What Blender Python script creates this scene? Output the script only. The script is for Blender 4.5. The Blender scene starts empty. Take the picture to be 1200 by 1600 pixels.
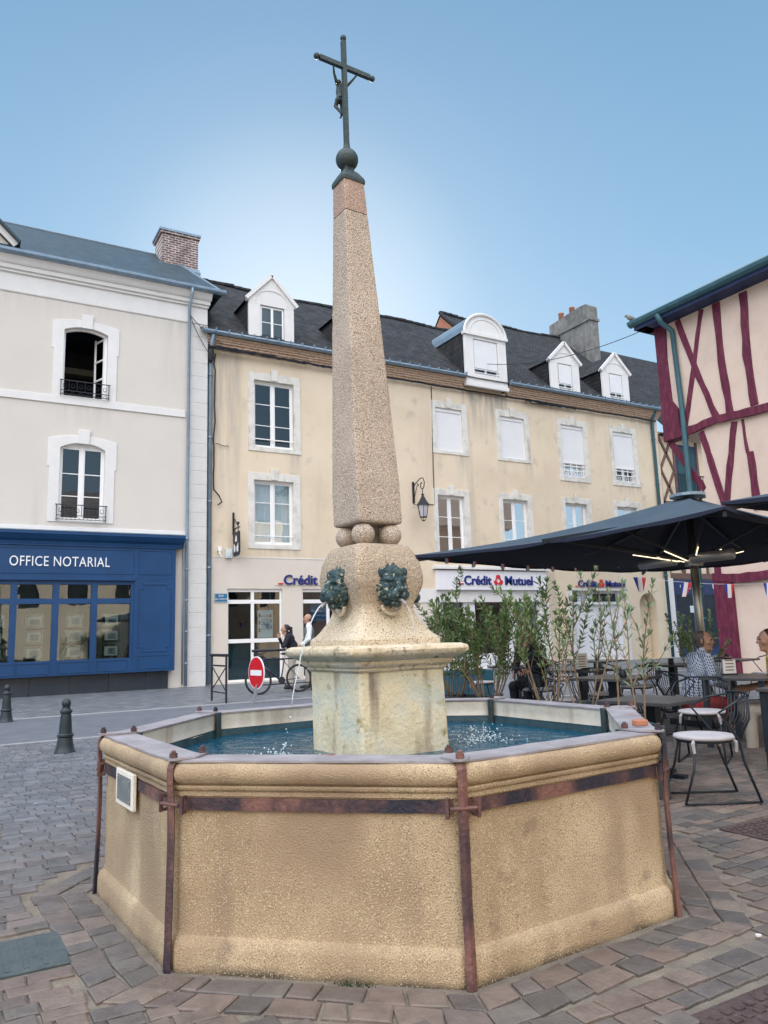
import bpy, bmesh, math, random
from mathutils import Vector, Matrix
R = math.radians
rnd = random.Random(7)
scn = bpy.context.scene
col = scn.collection

# ------------------------------------------------------------------ camera
cam_d = bpy.data.cameras.new("camera"); cam = bpy.data.objects.new("camera", cam_d); col.objects.link(cam)
cam_d.sensor_fit = 'VERTICAL'; cam_d.sensor_height = 24; cam_d.lens = 24*1189.18/1600
cam_d.clip_start = .05; cam_d.clip_end = 800
CR, CU, CF = Vector((.86835, -.495, -.03067)), Vector((-.05333, -.15468, .98652)), Vector((.49307, .85502, .16071))
mw = Matrix((CR, CU, -CF)).transposed().to_4x4(); mw.translation = Vector((0, 0, 1.3))
cam.matrix_world = mw
scn.camera = cam

# ------------------------------------------------------------------ sky and sun
SUN_EL, SUN_AZ = 24.0, 66.2          # azimuth counter-clockwise from +X
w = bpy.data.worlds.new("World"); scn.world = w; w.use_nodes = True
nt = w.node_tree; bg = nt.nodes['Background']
sky = nt.nodes.new('ShaderNodeTexSky'); sky.sky_type = 'NISHITA'; sky.sun_disc = False
sky.sun_elevation = R(SUN_EL); sky.sun_rotation = R(90-SUN_AZ)
sky.altitude = 100; sky.air_density = 1.0; sky.dust_density = .45; sky.ozone_density = 1.3
# clear blue towards the sun, added white glow high behind the camera, unseen, brightens the facades
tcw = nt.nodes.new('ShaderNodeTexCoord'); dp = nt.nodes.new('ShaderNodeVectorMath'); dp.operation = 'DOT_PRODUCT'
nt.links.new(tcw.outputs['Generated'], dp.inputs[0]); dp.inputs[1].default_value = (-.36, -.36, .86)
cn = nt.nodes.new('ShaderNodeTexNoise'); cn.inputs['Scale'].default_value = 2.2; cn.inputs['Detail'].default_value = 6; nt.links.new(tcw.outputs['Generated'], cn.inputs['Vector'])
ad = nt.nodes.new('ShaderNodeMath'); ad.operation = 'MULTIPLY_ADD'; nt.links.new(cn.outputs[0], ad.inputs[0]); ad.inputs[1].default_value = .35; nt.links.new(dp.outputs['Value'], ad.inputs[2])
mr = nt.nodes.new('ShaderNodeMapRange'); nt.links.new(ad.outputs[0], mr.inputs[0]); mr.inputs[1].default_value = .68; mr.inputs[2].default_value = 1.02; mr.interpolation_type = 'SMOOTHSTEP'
sz = nt.nodes.new('ShaderNodeSeparateXYZ'); nt.links.new(tcw.outputs['Generated'], sz.inputs[0])
gr = nt.nodes.new('ShaderNodeValToRGB'); nt.links.new(sz.outputs[2], gr.inputs[0])
gr.color_ramp.elements[0].position = .05; gr.color_ramp.elements[0].color = (.58, .80, 1.0, 1); gr.color_ramp.elements[1].position = .9; gr.color_ramp.elements[1].color = (.12, .32, .57, 1)
e_ = gr.color_ramp.elements.new(.45); e_.color = (.30, .57, .82, 1)
gs = nt.nodes.new('ShaderNodeVectorMath'); gs.operation = 'SCALE'; nt.links.new(gr.outputs[0], gs.inputs[0]); gs.inputs['Scale'].default_value = 4.4
g2 = nt.nodes.new('ShaderNodeMix'); g2.data_type = 'RGBA'; g2.inputs[0].default_value = .20; nt.links.new(gs.outputs[0], g2.inputs[6]); nt.links.new(sky.outputs[0], g2.inputs[7])
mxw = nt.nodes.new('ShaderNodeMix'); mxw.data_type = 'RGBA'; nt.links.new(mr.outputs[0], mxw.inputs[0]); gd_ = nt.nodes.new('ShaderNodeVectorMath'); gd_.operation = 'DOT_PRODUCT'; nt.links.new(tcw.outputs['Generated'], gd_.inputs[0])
gd_.inputs[1].default_value = (math.cos(R(SUN_AZ))*math.cos(R(SUN_EL)), math.sin(R(SUN_AZ))*math.cos(R(SUN_EL)), math.sin(R(SUN_EL)))
gm = nt.nodes.new('ShaderNodeMapRange'); nt.links.new(gd_.outputs['Value'], gm.inputs[0]); gm.inputs[1].default_value = .966; gm.inputs[2].default_value = 1.0; gm.interpolation_type = 'SMOOTHERSTEP'
ga = nt.nodes.new('ShaderNodeMix'); ga.data_type = 'RGBA'; ga.blend_type = 'ADD'; nt.links.new(gm.outputs[0], ga.inputs[0]); nt.links.new(g2.outputs[2], ga.inputs[6]); ga.inputs[7].default_value = (.5, .4, .25, 1)
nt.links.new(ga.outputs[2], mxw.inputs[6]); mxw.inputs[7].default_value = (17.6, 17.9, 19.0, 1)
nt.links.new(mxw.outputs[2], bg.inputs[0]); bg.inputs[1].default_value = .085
sl = bpy.data.lights.new("sun", 'SUN'); sl.energy = 4.5; sl.angle = R(.6); sl.color = (1, .86, .68)
so = bpy.data.objects.new("sun", sl); col.objects.link(so)
sd = Vector((math.cos(R(SUN_AZ))*math.cos(R(SUN_EL)), math.sin(R(SUN_AZ))*math.cos(R(SUN_EL)), math.sin(R(SUN_EL))))
so.rotation_euler = sd.to_track_quat('Z', 'Y').to_euler(); so.location = (0, 0, 40)
vs = scn.view_settings; vs.view_transform = 'Standard'; vs.look = 'None'; vs.gamma = 1; vs.exposure = 1.22
scn.render.engine = 'CYCLES'

# ------------------------------------------------------------------ materials
MATS = {}
def mat(name, cols, scale=4, rough=.75, bump=0, bscale=60, stretch=(1, 1, 1), metal=0, speck=None, streak=None,
        spec=.4, attr=False, detail=6, pos=(.3, .7), coat=0, zband=None, stains=None):
    m = bpy.data.materials.new(name); m.use_nodes = True; MATS[name] = m
    n = m.node_tree.nodes; l = m.node_tree.links; b = n['Principled BSDF']
    b.inputs['Roughness'].default_value = rough; b.inputs['Metallic'].default_value = metal
    b.inputs['Specular IOR Level'].default_value = spec; b.inputs['Coat Weight'].default_value = coat
    tc = n.new('ShaderNodeTexCoord'); mp = n.new('ShaderNodeMapping'); l.new(tc.outputs['Object'], mp.inputs[0])
    mp.inputs['Scale'].default_value = stretch
    if isinstance(cols[0], (int, float)): cols = [cols]
    nz = n.new('ShaderNodeTexNoise'); nz.inputs['Scale'].default_value = scale; nz.inputs['Detail'].default_value = detail
    nz.inputs['Roughness'].default_value = .62
    l.new(mp.outputs[0], nz.inputs['Vector'])
    rp = n.new('ShaderNodeValToRGB'); l.new(nz.outputs[0], rp.inputs[0])
    rp.color_ramp.elements[0].position = pos[0]; rp.color_ramp.elements[1].position = pos[1]
    rp.color_ramp.elements[0].color = (*cols[0], 1); rp.color_ramp.elements[1].color = (*cols[-1], 1)
    if len(cols) == 3:
        e = rp.color_ramp.elements.new(sum(pos)/2); e.color = (*cols[1], 1)
    out = rp.outputs[0]
    def mix(fac, c, cur, mode='MIX'):
        x = n.new('ShaderNodeMix'); x.data_type = 'RGBA'; x.blend_type = mode
        if isinstance(fac, float): x.inputs[0].default_value = fac
        else: l.new(fac, x.inputs[0])
        l.new(cur, x.inputs[6])
        if isinstance(c, tuple): x.inputs[7].default_value = (*c, 1)
        else: l.new(c, x.inputs[7])
        return x.outputs[2]
    def thr(src, a, b_):
        r_ = n.new('ShaderNodeMapRange'); l.new(src, r_.inputs[0]); r_.inputs[1].default_value = a; r_.inputs[2].default_value = b_
        return r_.outputs[0]
    if attr:
        a = n.new('ShaderNodeAttribute'); a.attribute_name = 'tone'
        out = mix(1.0, a.outputs['Color'], out, 'MULTIPLY')
    if streak:      # (colour, scale, low, high): long vertical weather stains
        m2 = n.new('ShaderNodeMapping'); l.new(tc.outputs['Object'], m2.inputs[0]); m2.inputs['Scale'].default_value = (1, 1, .13)
        n2 = n.new('ShaderNodeTexNoise'); n2.inputs['Scale'].default_value = streak[1]; n2.inputs['Detail'].default_value = 5
        l.new(m2.outputs[0], n2.inputs['Vector']); out = mix(thr(n2.outputs[0], streak[2], streak[3]), streak[0], out)
    for zb in (zband or []):       # (colour, z0, z1, wobble): stain starting at a height
        sx = n.new('ShaderNodeSeparateXYZ'); l.new(tc.outputs['Object'], sx.inputs[0])
        n4 = n.new('ShaderNodeTexNoise'); n4.inputs['Scale'].default_value = 6; l.new(tc.outputs['Object'], n4.inputs['Vector'])
        ad = n.new('ShaderNodeMath'); ad.operation = 'MULTIPLY_ADD'; l.new(n4.outputs[0], ad.inputs[0]); ad.inputs[1].default_value = zb[3]; l.new(sx.outputs[2], ad.inputs[2])
        out = mix(thr(ad.outputs[0], zb[1]+zb[3]*.5, zb[2]+zb[3]*.5), zb[0], out)
    for sp in (speck or []):       # (colour, scale, low, high)
        n3 = n.new('ShaderNodeTexNoise'); n3.inputs['Scale'].default_value = sp[1]; n3.inputs['Detail'].default_value = 3
        l.new(tc.outputs['Object'], n3.inputs['Vector']); out = mix(thr(n3.outputs[0], sp[2], sp[3]), sp[0], out)
    if stains:      # run-off marks: (colour, x0, x1, z_bottom, z_top, strength)
        sx = n.new('ShaderNodeSeparateXYZ'); l.new(tc.outputs['Object'], sx.inputs[0])
        m3 = n.new('ShaderNodeMapping'); l.new(tc.outputs['Object'], m3.inputs[0]); m3.inputs['Scale'].default_value = (1, 1, .10)
        n6 = n.new('ShaderNodeTexNoise'); n6.inputs['Scale'].default_value = 5.5; n6.inputs['Detail'].default_value = 6; l.new(m3.outputs[0], n6.inputs['Vector'])
        st = thr(n6.outputs[0], .36, .62)
        def mul(a_, b_):
            q_ = n.new('ShaderNodeMath'); q_.operation = 'MULTIPLY'; l.new(a_, q_.inputs[0])
            if isinstance(b_, float): q_.inputs[1].default_value = b_
            else: l.new(b_, q_.inputs[1])
            return q_.outputs[0]
        for c_, xa, xb, za, zb_, k_ in stains:
            f_ = mul(mul(thr(sx.outputs[0], xa, xa+.25), thr(sx.outputs[0], xb, xb-.25)), mul(thr(sx.outputs[2], za, zb_), thr(sx.outputs[2], zb_+.04, zb_)))
            out = mix(mul(mul(f_, st), float(k_)), c_, out)
    l.new(out, b.inputs['Base Color'])
    if bump:
        bn = n.new('ShaderNodeTexNoise'); bn.inputs['Scale'].default_value = bscale; bn.inputs['Detail'].default_value = 6
        l.new(tc.outputs['Object'], bn.inputs['Vector'])
        bp = n.new('ShaderNodeBump'); bp.inputs['Strength'].default_value = min(1, bump); bp.inputs['Distance'].default_value = .012
        l.new(bn.outputs[0], bp.inputs['Height']); l.new(bp.outputs[0], b.inputs['Normal'])
    return m

def brickmat(name, c1, c2, mortar, bw, bh, ms=.008, axes='xz', rough=.8, bump=.6, offs=.5, warp=.0, noise=(.5, 1.2)):
    m = bpy.data.materials.new(name); m.use_nodes = True; MATS[name] = m
    n = m.node_tree.nodes; l = m.node_tree.links; b = n['Principled BSDF']; b.inputs['Roughness'].default_value = rough
    tc = n.new('ShaderNodeTexCoord'); sx = n.new('ShaderNodeSeparateXYZ'); cx = n.new('ShaderNodeCombineXYZ')
    l.new(tc.outputs['Object'], sx.inputs[0])
    src = tc.outputs['Object']
    if warp:
        wn = n.new('ShaderNodeTexNoise'); wn.inputs['Scale'].default_value = 1.5; l.new(src, wn.inputs['Vector'])
        va = n.new('ShaderNodeVectorMath'); va.operation = 'MULTIPLY_ADD'; l.new(wn.outputs[1], va.inputs[0])
        va.inputs[1].default_value = (warp,)*3; l.new(src, va.inputs[2]); l.new(va.outputs[0], sx.inputs[0])
    ix = 'xyz'.index
    l.new(sx.outputs[ix(axes[0])], cx.inputs[0]); l.new(sx.outputs[ix(axes[1])], cx.inputs[1])
    bt = n.new('ShaderNodeTexBrick'); l.new(cx.outputs[0], bt.inputs['Vector']); bt.offset = offs
    bt.inputs['Scale'].default_value = 1; bt.inputs['Brick Width'].default_value = bw; bt.inputs['Row Height'].default_value = bh
    bt.inputs['Mortar Size'].default_value = ms; bt.inputs['Mortar Smooth'].default_value = .3; bt.inputs['Bias'].default_value = 0
    bt.inputs['Color1'].default_value = (*c1, 1); bt.inputs['Color2'].default_value = (*c2, 1); bt.inputs['Mortar'].default_value = (*mortar, 1)
    nz = n.new('ShaderNodeTexNoise'); nz.inputs['Scale'].default_value = 3; nz.inputs['Detail'].default_value = 8; l.new(tc.outputs['Object'], nz.inputs['Vector'])
    mr = n.new('ShaderNodeMapRange'); l.new(nz.outputs[0], mr.inputs[0]); mr.inputs[1].default_value = .3; mr.inputs[2].default_value = .7
    mr.inputs[3].default_value = noise[0]; mr.inputs[4].default_value = noise[1]
    x = n.new('ShaderNodeMix'); x.data_type = 'RGBA'; x.blend_type = 'MULTIPLY'; x.inputs[0].default_value = 1
    l.new(bt.outputs[0], x.inputs[6]); l.new(mr.outputs[0], x.inputs[7]); l.new(x.outputs[2], b.inputs['Base Color'])
    bp = n.new('ShaderNodeBump'); bp.inputs['Strength'].default_value = bump; bp.inputs['Distance'].default_value = .02; bp.invert = True
    mm = n.new('ShaderNodeMath'); mm.operation = 'MULTIPLY_ADD'; n5 = n.new('ShaderNodeTexNoise'); n5.inputs['Scale'].default_value = 12
    l.new(tc.outputs['Object'], n5.inputs['Vector']); l.new(n5.outputs[0], mm.inputs[0]); mm.inputs[1].default_value = .8; l.new(bt.outputs[1], mm.inputs[2])
    l.new(mm.outputs[0], bp.inputs['Height']); l.new(bp.outputs[0], b.inputs['Normal'])
    return m

def glassmat(name, tint=(.75, .85, .9), refl=1.5, rough=.01):
    m = bpy.data.materials.new(name); m.use_nodes = True; MATS[name] = m
    n = m.node_tree.nodes; l = m.node_tree.links; n.remove(n['Principled BSDF'])
    tr = n.new('ShaderNodeBsdfTransparent'); tr.inputs[0].default_value = (*tint, 1)
    gl = n.new('ShaderNodeBsdfGlossy'); gl.inputs['Roughness'].default_value = rough
    fr = n.new('ShaderNodeFresnel'); fr.inputs[0].default_value = refl
    tcn = n.new('ShaderNodeTexCoord'); nz = n.new('ShaderNodeTexNoise'); nz.inputs['Scale'].default_value = 1.3; l.new(tcn.outputs['Object'], nz.inputs['Vector'])
    bp = n.new('ShaderNodeBump'); bp.inputs['Strength'].default_value = .06; bp.inputs['Distance'].default_value = .05
    l.new(nz.outputs[0], bp.inputs['Height']); l.new(bp.outputs[0], gl.inputs['Normal'])
    mx = n.new('ShaderNodeMixShader'); l.new(fr.outputs[0], mx.inputs[0]); l.new(tr.outputs[0], mx.inputs[1]); l.new(gl.outputs[0], mx.inputs[2])
    l.new(mx.outputs[0], n['Material Output'].inputs[0])
    return m

def emit(name, c, s):
    m = bpy.data.materials.new(name); m.use_nodes = True; MATS[name] = m
    b = m.node_tree.nodes['Principled BSDF']; b.inputs['Base Color'].default_value = (*c, 1)
    b.inputs['Emission Color'].default_value = (*c, 1); b.inputs['Emission Strength'].default_value = s
    return m

# stone of the fountain
mat('basin_stone', [(.37, .28, .175), (.475, .37, .24), (.59, .48, .325)], scale=2.0, rough=.9, bump=.75, bscale=150, pos=(.36, .64), zband=[((.09, .075, .055), .035, .0, .07)],
    streak=((.25, .185, .13), 3.4, .50, .74), speck=[((.27, .195, .125), 170, .53, .64), ((.62, .52, .37), 150, .57, .68), ((.33, .245, .165), 1.5, .48, .68), ((.20, .15, .11), 7, .66, .80)])
mat('granite', [(.35, .295, .25), (.45, .375, .31), (.54, .46, .385)], scale=2.4, rough=.9, bump=.7, bscale=90,
    speck=[((.13, .11, .105), 160, .545, .60), ((.62, .54, .44), 120, .57, .64)])
mat('granite_top', [(.32, .23, .19), (.42, .31, .25)], scale=2.4, rough=.9, bump=.6, bscale=90,
    speck=[((.13, .09, .08), 140, .57, .63), ((.55, .46, .40), 120, .60, .66)])
mat('bulb_stone', [(.48, .40, .29), (.58, .50, .37), (.66, .60, .48)], scale=3.0, rough=.9, bump=.8, bscale=60,
    speck=[((.15, .115, .095), 140, .565, .62), ((.62, .55, .45), 120, .58, .66)], zband=[((.40, .325, .245), 1.42, 1.62, .25)])
mat('pedestal_stone', [(.58, .50, .34), (.70, .64, .46), (.76, .74, .64)], scale=3.5, rough=.85, bump=.6, bscale=40,
    streak=((.24, .19, .15), 6.5, .53, .66), speck=[((.50, .55, .49), 3.4, .50, .70), ((.34, .28, .11), 9, .62, .72), ((.35, .27, .18), 110, .62, .70)])
mat('cornice_stone', [(.48, .40, .28), (.60, .52, .38), (.66, .60, .50)], scale=5, rough=.9, bump=.9, bscale=45,
    speck=[((.20, .15, .10), 13, .60, .72), ((.35, .28, .19), 60, .62, .70), ((.36, .33, .10), 8, .64, .76)])
mat('inner_stone', [(.55, .49, .40), (.66, .62, .54), (.72, .70, .64)], scale=4, rough=.85, bump=.3, bscale=40,
    streak=((.40, .34, .26), 5, .56, .72), zband=None)
mat('algae_stone', [(.012, .035, .05), (.03, .08, .10)], scale=9, rough=.55, bump=.5, bscale=40)
mat('iron', [(.022, .022, .038), (.085, .047, .050), (.19, .095, .080)], scale=4.5, rough=.55, bump=.6, bscale=50, stretch=(1, 1, .5), metal=.0, pos=(.40, .62))
mat('iron_plate', [(.20, .185, .205), (.28, .265, .29), (.38, .365, .39)], scale=5, rough=.5, bump=.4, bscale=30,
    speck=[((.30, .12, .09), 9, .64, .76)])
mat('iron_dark', [(.02, .035, .04), (.04, .065, .07)], scale=10, rough=.5, bump=.3)
mat('bronze', [(.012, .032, .045), (.03, .065, .08), (.10, .15, .12)], scale=22, rough=.38, bump=1, bscale=90,
    speck=[((.42, .44, .36), 40, .60, .66)], metal=.2)
mat('cross_iron', [(.02, .035, .04), (.035, .06, .065)], scale=10, rough=.55, bump=.4)
mat('plaque_frame', [(.72, .68, .60), (.8, .77, .7)], scale=6, rough=.7, bump=.2)
mat('plaque_face', [(.13, .15, .16), (.20, .22, .23)], scale=16, rough=.35, speck=[((.5, .5, .5), 40, .68, .72)])
# ground
mat('ground_mortar', [(.13, .115, .10), (.24, .21, .17)], scale=6, rough=.95, bump=.8, bscale=90)
mat('sett', [(.75, .75, .75), (1.0, 1.0, 1.0), (1.2, 1.2, 1.2)], scale=9, rough=.62, bump=.6, bscale=45, attr=True, spec=.5)
mat('asphalt', [(.09, .105, .13), (.14, .15, .175)], scale=2.5, rough=.62, bump=.5, bscale=120)
mat('kerbstone', [(.24, .25, .27), (.32, .33, .34)], scale=8, rough=.6, bump=.4)
brickmat('small_sett', (.15, .17, .19), (.22, .24, .26), (.09, .10, .11), .20, .11, .012, axes='xy', rough=.5, bump=1, warp=.06)
mat('drain_iron', [(.05, .035, .035), (.10, .07, .07)], scale=20, rough=.6, bump=1, bscale=60)
mat('cover_slate', [(.045, .065, .075), (.08, .105, .11)], scale=10, rough=.5, bump=.6, bscale=50)
# walls
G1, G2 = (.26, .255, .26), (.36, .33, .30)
mat('cream_wall', [(.60, .495, .365), (.685, .575, .435), (.74, .635, .49)], scale=.5, rough=.92, bump=.35, bscale=70, streak=((.44, .38, .31), 1.1, .58, .82), pos=(.25, .75),
    speck=[((.52, .45, .36), 1.7, .60, .74)],
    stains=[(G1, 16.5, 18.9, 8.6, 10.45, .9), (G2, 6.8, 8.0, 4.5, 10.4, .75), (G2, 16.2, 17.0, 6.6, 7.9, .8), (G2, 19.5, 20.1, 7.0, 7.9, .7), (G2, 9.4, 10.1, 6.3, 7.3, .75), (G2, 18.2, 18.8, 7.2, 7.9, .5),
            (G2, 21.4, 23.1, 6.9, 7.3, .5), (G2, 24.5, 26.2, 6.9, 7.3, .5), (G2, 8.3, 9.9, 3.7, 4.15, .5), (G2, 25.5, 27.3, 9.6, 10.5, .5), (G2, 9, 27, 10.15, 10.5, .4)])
mat('bank_lower', [(.62, .56, .49), (.67, .61, .54)], scale=1, rough=.9, bump=.15)
mat('notary_wall', [(.575, .54, .495), (.645, .605, .555)], scale=.5, rough=.93, bump=.25, bscale=80, pos=(.2, .8), streak=((.47, .44, .41), .9, .60, .85),
    stains=[((.40, .39, .38), 2.3, 4.0, 7.3, 8.1, .35), ((.40, .39, .38), 5.2, 6.2, 8.3, 11.2, .35), ((.42, .40, .38), -8, 6.2, 10.4, 11.2, .3)])
mat('white_stone', [(.66, .65, .64), (.73, .72, .71)], scale=2, rough=.85, bump=.15)
mat('worn_stone', [(.50, .48, .44), (.66, .64, .59), (.72, .70, .66)], scale=3, rough=.9, bump=.3, streak=((.36, .33, .30), 4, .60, .76))
mat('pvc_white', [(.80, .80, .80), (.84, .84, .84)], scale=2, rough=.35)
mat('shutter_white', [(.74, .74, .75), (.78, .78, .79)], scale=2, rough=.5)
mat('door_white', [(.70, .71, .74), (.76, .77, .80)], scale=2, rough=.45)
mat('curtain', [(.36, .42, .44), (.50, .55, .56)], scale=3, stretch=(14, 1, .5), rough=.95)
mat('sheer', [(.52, .58, .58), (.62, .66, .66)], scale=3, stretch=(10, 1, .4), rough=.95)
mat('interior', [(.012, .018, .03), (.03, .04, .055)], scale=1.2, rough=.9)
mat('interior_teal', [(.02, .06, .075), (.035, .10, .115)], scale=1.5, rough=.7)
mat('shop_interior', [(.20, .205, .19), (.27, .27, .25)], scale=1, rough=.9)
glassmat('glass', refl=2.3); glassmat('dark_glass', (.35, .5, .55), 1.8); glassmat('shop_glass', (.8, .86, .85), 1.75)
mat('blue_paint', [(.002, .040, .125), (.004, .054, .165)], scale=1.5, rough=.5, bump=.05)
mat('dark_tile', [(.02, .03, .045), (.035, .045, .06)], scale=2, rough=.35)
mat('zinc', [(.17, .24, .31), (.26, .34, .42)], scale=4, rough=.4, metal=.35, bump=.1)
mat('teal_metal', [(.03, .09, .12), (.05, .13, .16)], scale=4, rough=.45)
mat('navy_wood', [(.015, .03, .09), (.03, .05, .13)], scale=5, rough=.6)
mat('quoin_stone', [(.57, .56, .55), (.64, .63, .62)], scale=2, rough=.9, bump=.2)
mat('moss', [(.03, .045, .015), (.06, .08, .03)], scale=20, rough=1)
mat('letter_white', [(.75, .77, .80), (.8, .82, .85)], rough=.5)
mat('letter_navy', [(.010, .022, .17), (.012, .026, .19)], rough=.45)
mat('letter_red', [(.55, .02, .035), (.6, .025, .04)], rough=.45)
mat('sign_white', [(.74, .74, .78), (.78, .78, .82)], rough=.4)
mat('street_blue', [(.02, .13, .25), (.03, .17, .30)], rough=.3)
mat('sign_red', [(.50, .012, .02), (.56, .016, .025)], rough=.3)
mat('grey_metal', [(.36, .38, .42), (.45, .47, .50)], rough=.4, metal=.5)
mat('black_iron', [(.012, .014, .02), (.022, .025, .035)], scale=12, rough=.5, bump=.2)
mat('bollard_iron', [(.010, .018, .024), (.024, .038, .045)], scale=8, rough=.45, bump=.2)
mat('cable_black', [(.012, .014, .022), (.02, .022, .03)], rough=.6)
mat('poster_white', [(.55, .63, .66), (.66, .72, .74)], scale=3, rough=.6)
mat('photo_teal', [(.03, .10, .14), (.25, .35, .40)], scale=14, rough=.5)
mat('lamp_glass', [(.42, .40, .44), (.50, .48, .52)], rough=.2)
# roofs
brickmat('slate', (.007, .034, .052), (.020, .055, .078), (.015, .035, .05), .24, .10, .01, rough=.5, bump=.5, noise=(.7, 1.25))
brickmat('plain_tile', (.008, .018, .028), (.046, .040, .040), (.008, .010, .014), .19, .085, .014, rough=.85, bump=1, warp=.05, noise=(.35, 1.5))
brickmat('timber_slate', (.12, .13, .15), (.18, .18, .19), (.05, .05, .06), .24, .11, .012, axes='yz', rough=.6, bump=.7)
brickmat('red_brick', (.22, .085, .06), (.30, .13, .09), (.45, .42, .40), .24, .075, .016, rough=.9)
brickmat('chimney_brick', (.14, .075, .075), (.22, .11, .10), (.50, .46, .44), .23, .085, .018, rough=.9)
mat('old_render', [(.10, .105, .11), (.19, .19, .18), (.27, .26, .25)], scale=2.2, rough=.95, bump=.5, streak=((.07, .075, .08), 3, .5, .7))
mat('eave_tile', [(.46, .29, .20), (.60, .44, .33), (.72, .60, .50)], scale=9, rough=.9, bump=.5, stretch=(1, 1, 3))
mat('terracotta', [(.35, .15, .09), (.42, .19, .12)], rough=.8)
# timber house
mat('pink_render', [(.56, .44, .37), (.63, .50, .42), (.66, .54, .46)], scale=1.2, rough=.95, bump=.45, bscale=28)
mat('burgundy', [(.065, .006, .022), (.115, .011, .038), (.16, .03, .06)], scale=6, rough=.6, bump=.7, bscale=26, stretch=(2, 2, .5))
mat('brown_timber', [(.12, .07, .06), (.20, .12, .10)], scale=6, rough=.8, bump=.5)
# terrace
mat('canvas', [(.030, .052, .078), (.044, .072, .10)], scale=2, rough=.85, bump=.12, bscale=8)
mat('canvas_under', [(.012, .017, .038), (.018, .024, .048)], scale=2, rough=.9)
mat('dark_metal', [(.010, .015, .024), (.018, .027, .038)], scale=6, rough=.5)
mat('steel_pole', [(.33, .34, .32), (.42, .42, .40)], scale=2, rough=.3, metal=.9)
mat('planter_teal', [(.018, .075, .11), (.028, .10, .14)], scale=2, rough=.5)
mat('planter_grey', [(.030, .042, .052), (.045, .058, .068)], scale=3, rough=.6)
mat('table_top', [(.040, .042, .050), (.075, .072, .078)], scale=4, rough=.35)
mat('cushion', [(.34, .33, .36), (.42, .41, .43)], scale=5, rough=.95, bump=.2)
mat('soil', [(.03, .022, .016), (.06, .045, .03)], scale=20, rough=1, bump=1)
mat('leaf', [(.042, .090, .028), (.095, .165, .05), (.20, .27, .11)], scale=3.5, rough=.55, spec=.5)
mat('leaf_olive', [(.09, .14, .08), (.15, .21, .12), (.24, .30, .18)], scale=3.5, rough=.55)
mat('bark', [(.16, .11, .07), (.26, .19, .12)], scale=14, rough=.9, bump=.5)
mat('bark_dark', [(.05, .04, .035), (.09, .07, .06)], scale=14, rough=.9)
emit('lamp_strip', (1, .80, .52), 1.0)
mat('flag_blue', [(.02, .04, .30), (.025, .05, .33)], rough=.8); mat('flag_white', [(.66, .66, .70), (.7, .7, .74)], rough=.8); mat('flag_red', [(.5, .03, .05), (.55, .04, .06)], rough=.8)
mat('menu_card', [(.60, .62, .62), (.70, .70, .68)], scale=4, rough=.5)
mat('wood_box', [(.15, .10, .08), (.22, .15, .12)], scale=8, rough=.7)
# people
mat('skin', [(.34, .19, .135), (.42, .25, .18)], scale=8, rough=.55)
mat('hair_dark', [(.015, .010, .010), (.03, .022, .02)], scale=30, rough=.6)
mat('hair_grey', [(.07, .06, .055), (.12, .10, .09)], scale=30, rough=.7)
mat('red_cloth', [(.30, .035, .035), (.36, .05, .045)], scale=8, rough=.9, bump=.3, bscale=15)
mat('yellow_cloth', [(.60, .42, .08), (.66, .48, .11)], scale=6, rough=.9, bump=.3, bscale=15)
mat('white_cloth', [(.66, .68, .76), (.72, .74, .80)], scale=6, rough=.9)
mat('vest_cloth', [(.11, .13, .12), (.15, .165, .15)], scale=6, rough=.9)
mat('black_cloth', [(.010, .012, .02), (.018, .02, .03)], scale=6, rough=.9)
mat('beige_cloth', [(.36, .32, .28), (.42, .38, .33)], scale=6, rough=.9)
mat('rubber', [(.012, .013, .016), (.02, .02, .024)], rough=.7); mat('bike_blue', [(.008, .014, .035), (.012, .02, .05)], rough=.3)

def checked():
    m = bpy.data.materials.new('checked_shirt'); m.use_nodes = True; MATS['checked_shirt'] = m
    n = m.node_tree.nodes; l = m.node_tree.links; b = n['Principled BSDF']; b.inputs['Roughness'].default_value = .9
    tc = n.new('ShaderNodeTexCoord'); outs = []
    for rot in ((0, R(20), R(30)), (0, R(100), R(30))):
        mp = n.new('ShaderNodeMapping'); mp.inputs['Rotation'].default_value = rot; l.new(tc.outputs['Object'], mp.inputs[0])
        wv = n.new('ShaderNodeTexWave'); wv.inputs['Scale'].default_value = 13; wv.inputs['Distortion'].default_value = .6; wv.inputs['Detail'].default_value = 0
        l.new(mp.outputs[0], wv.inputs[0])
        g = n.new('ShaderNodeMath'); g.operation = 'GREATER_THAN'; g.inputs[1].default_value = .62; l.new(wv.outputs['Fac'], g.inputs[0]); outs.append(g)
    mx = n.new('ShaderNodeMath'); mx.operation = 'ADD'; l.new(outs[0].outputs[0], mx.inputs[0]); l.new(outs[1].outputs[0], mx.inputs[1])
    rp = n.new('ShaderNodeValToRGB'); rp.color_ramp.elements[0].color = (.025, .06, .14, 1); rp.color_ramp.elements[1].color = (.45, .50, .60, 1)
    rp.color_ramp.elements[0].position = .1; rp.color_ramp.elements[1].position = .9; l.new(mx.outputs[0], rp.inputs[0]); l.new(rp.outputs[0], b.inputs['Base Color'])
checked()

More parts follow.
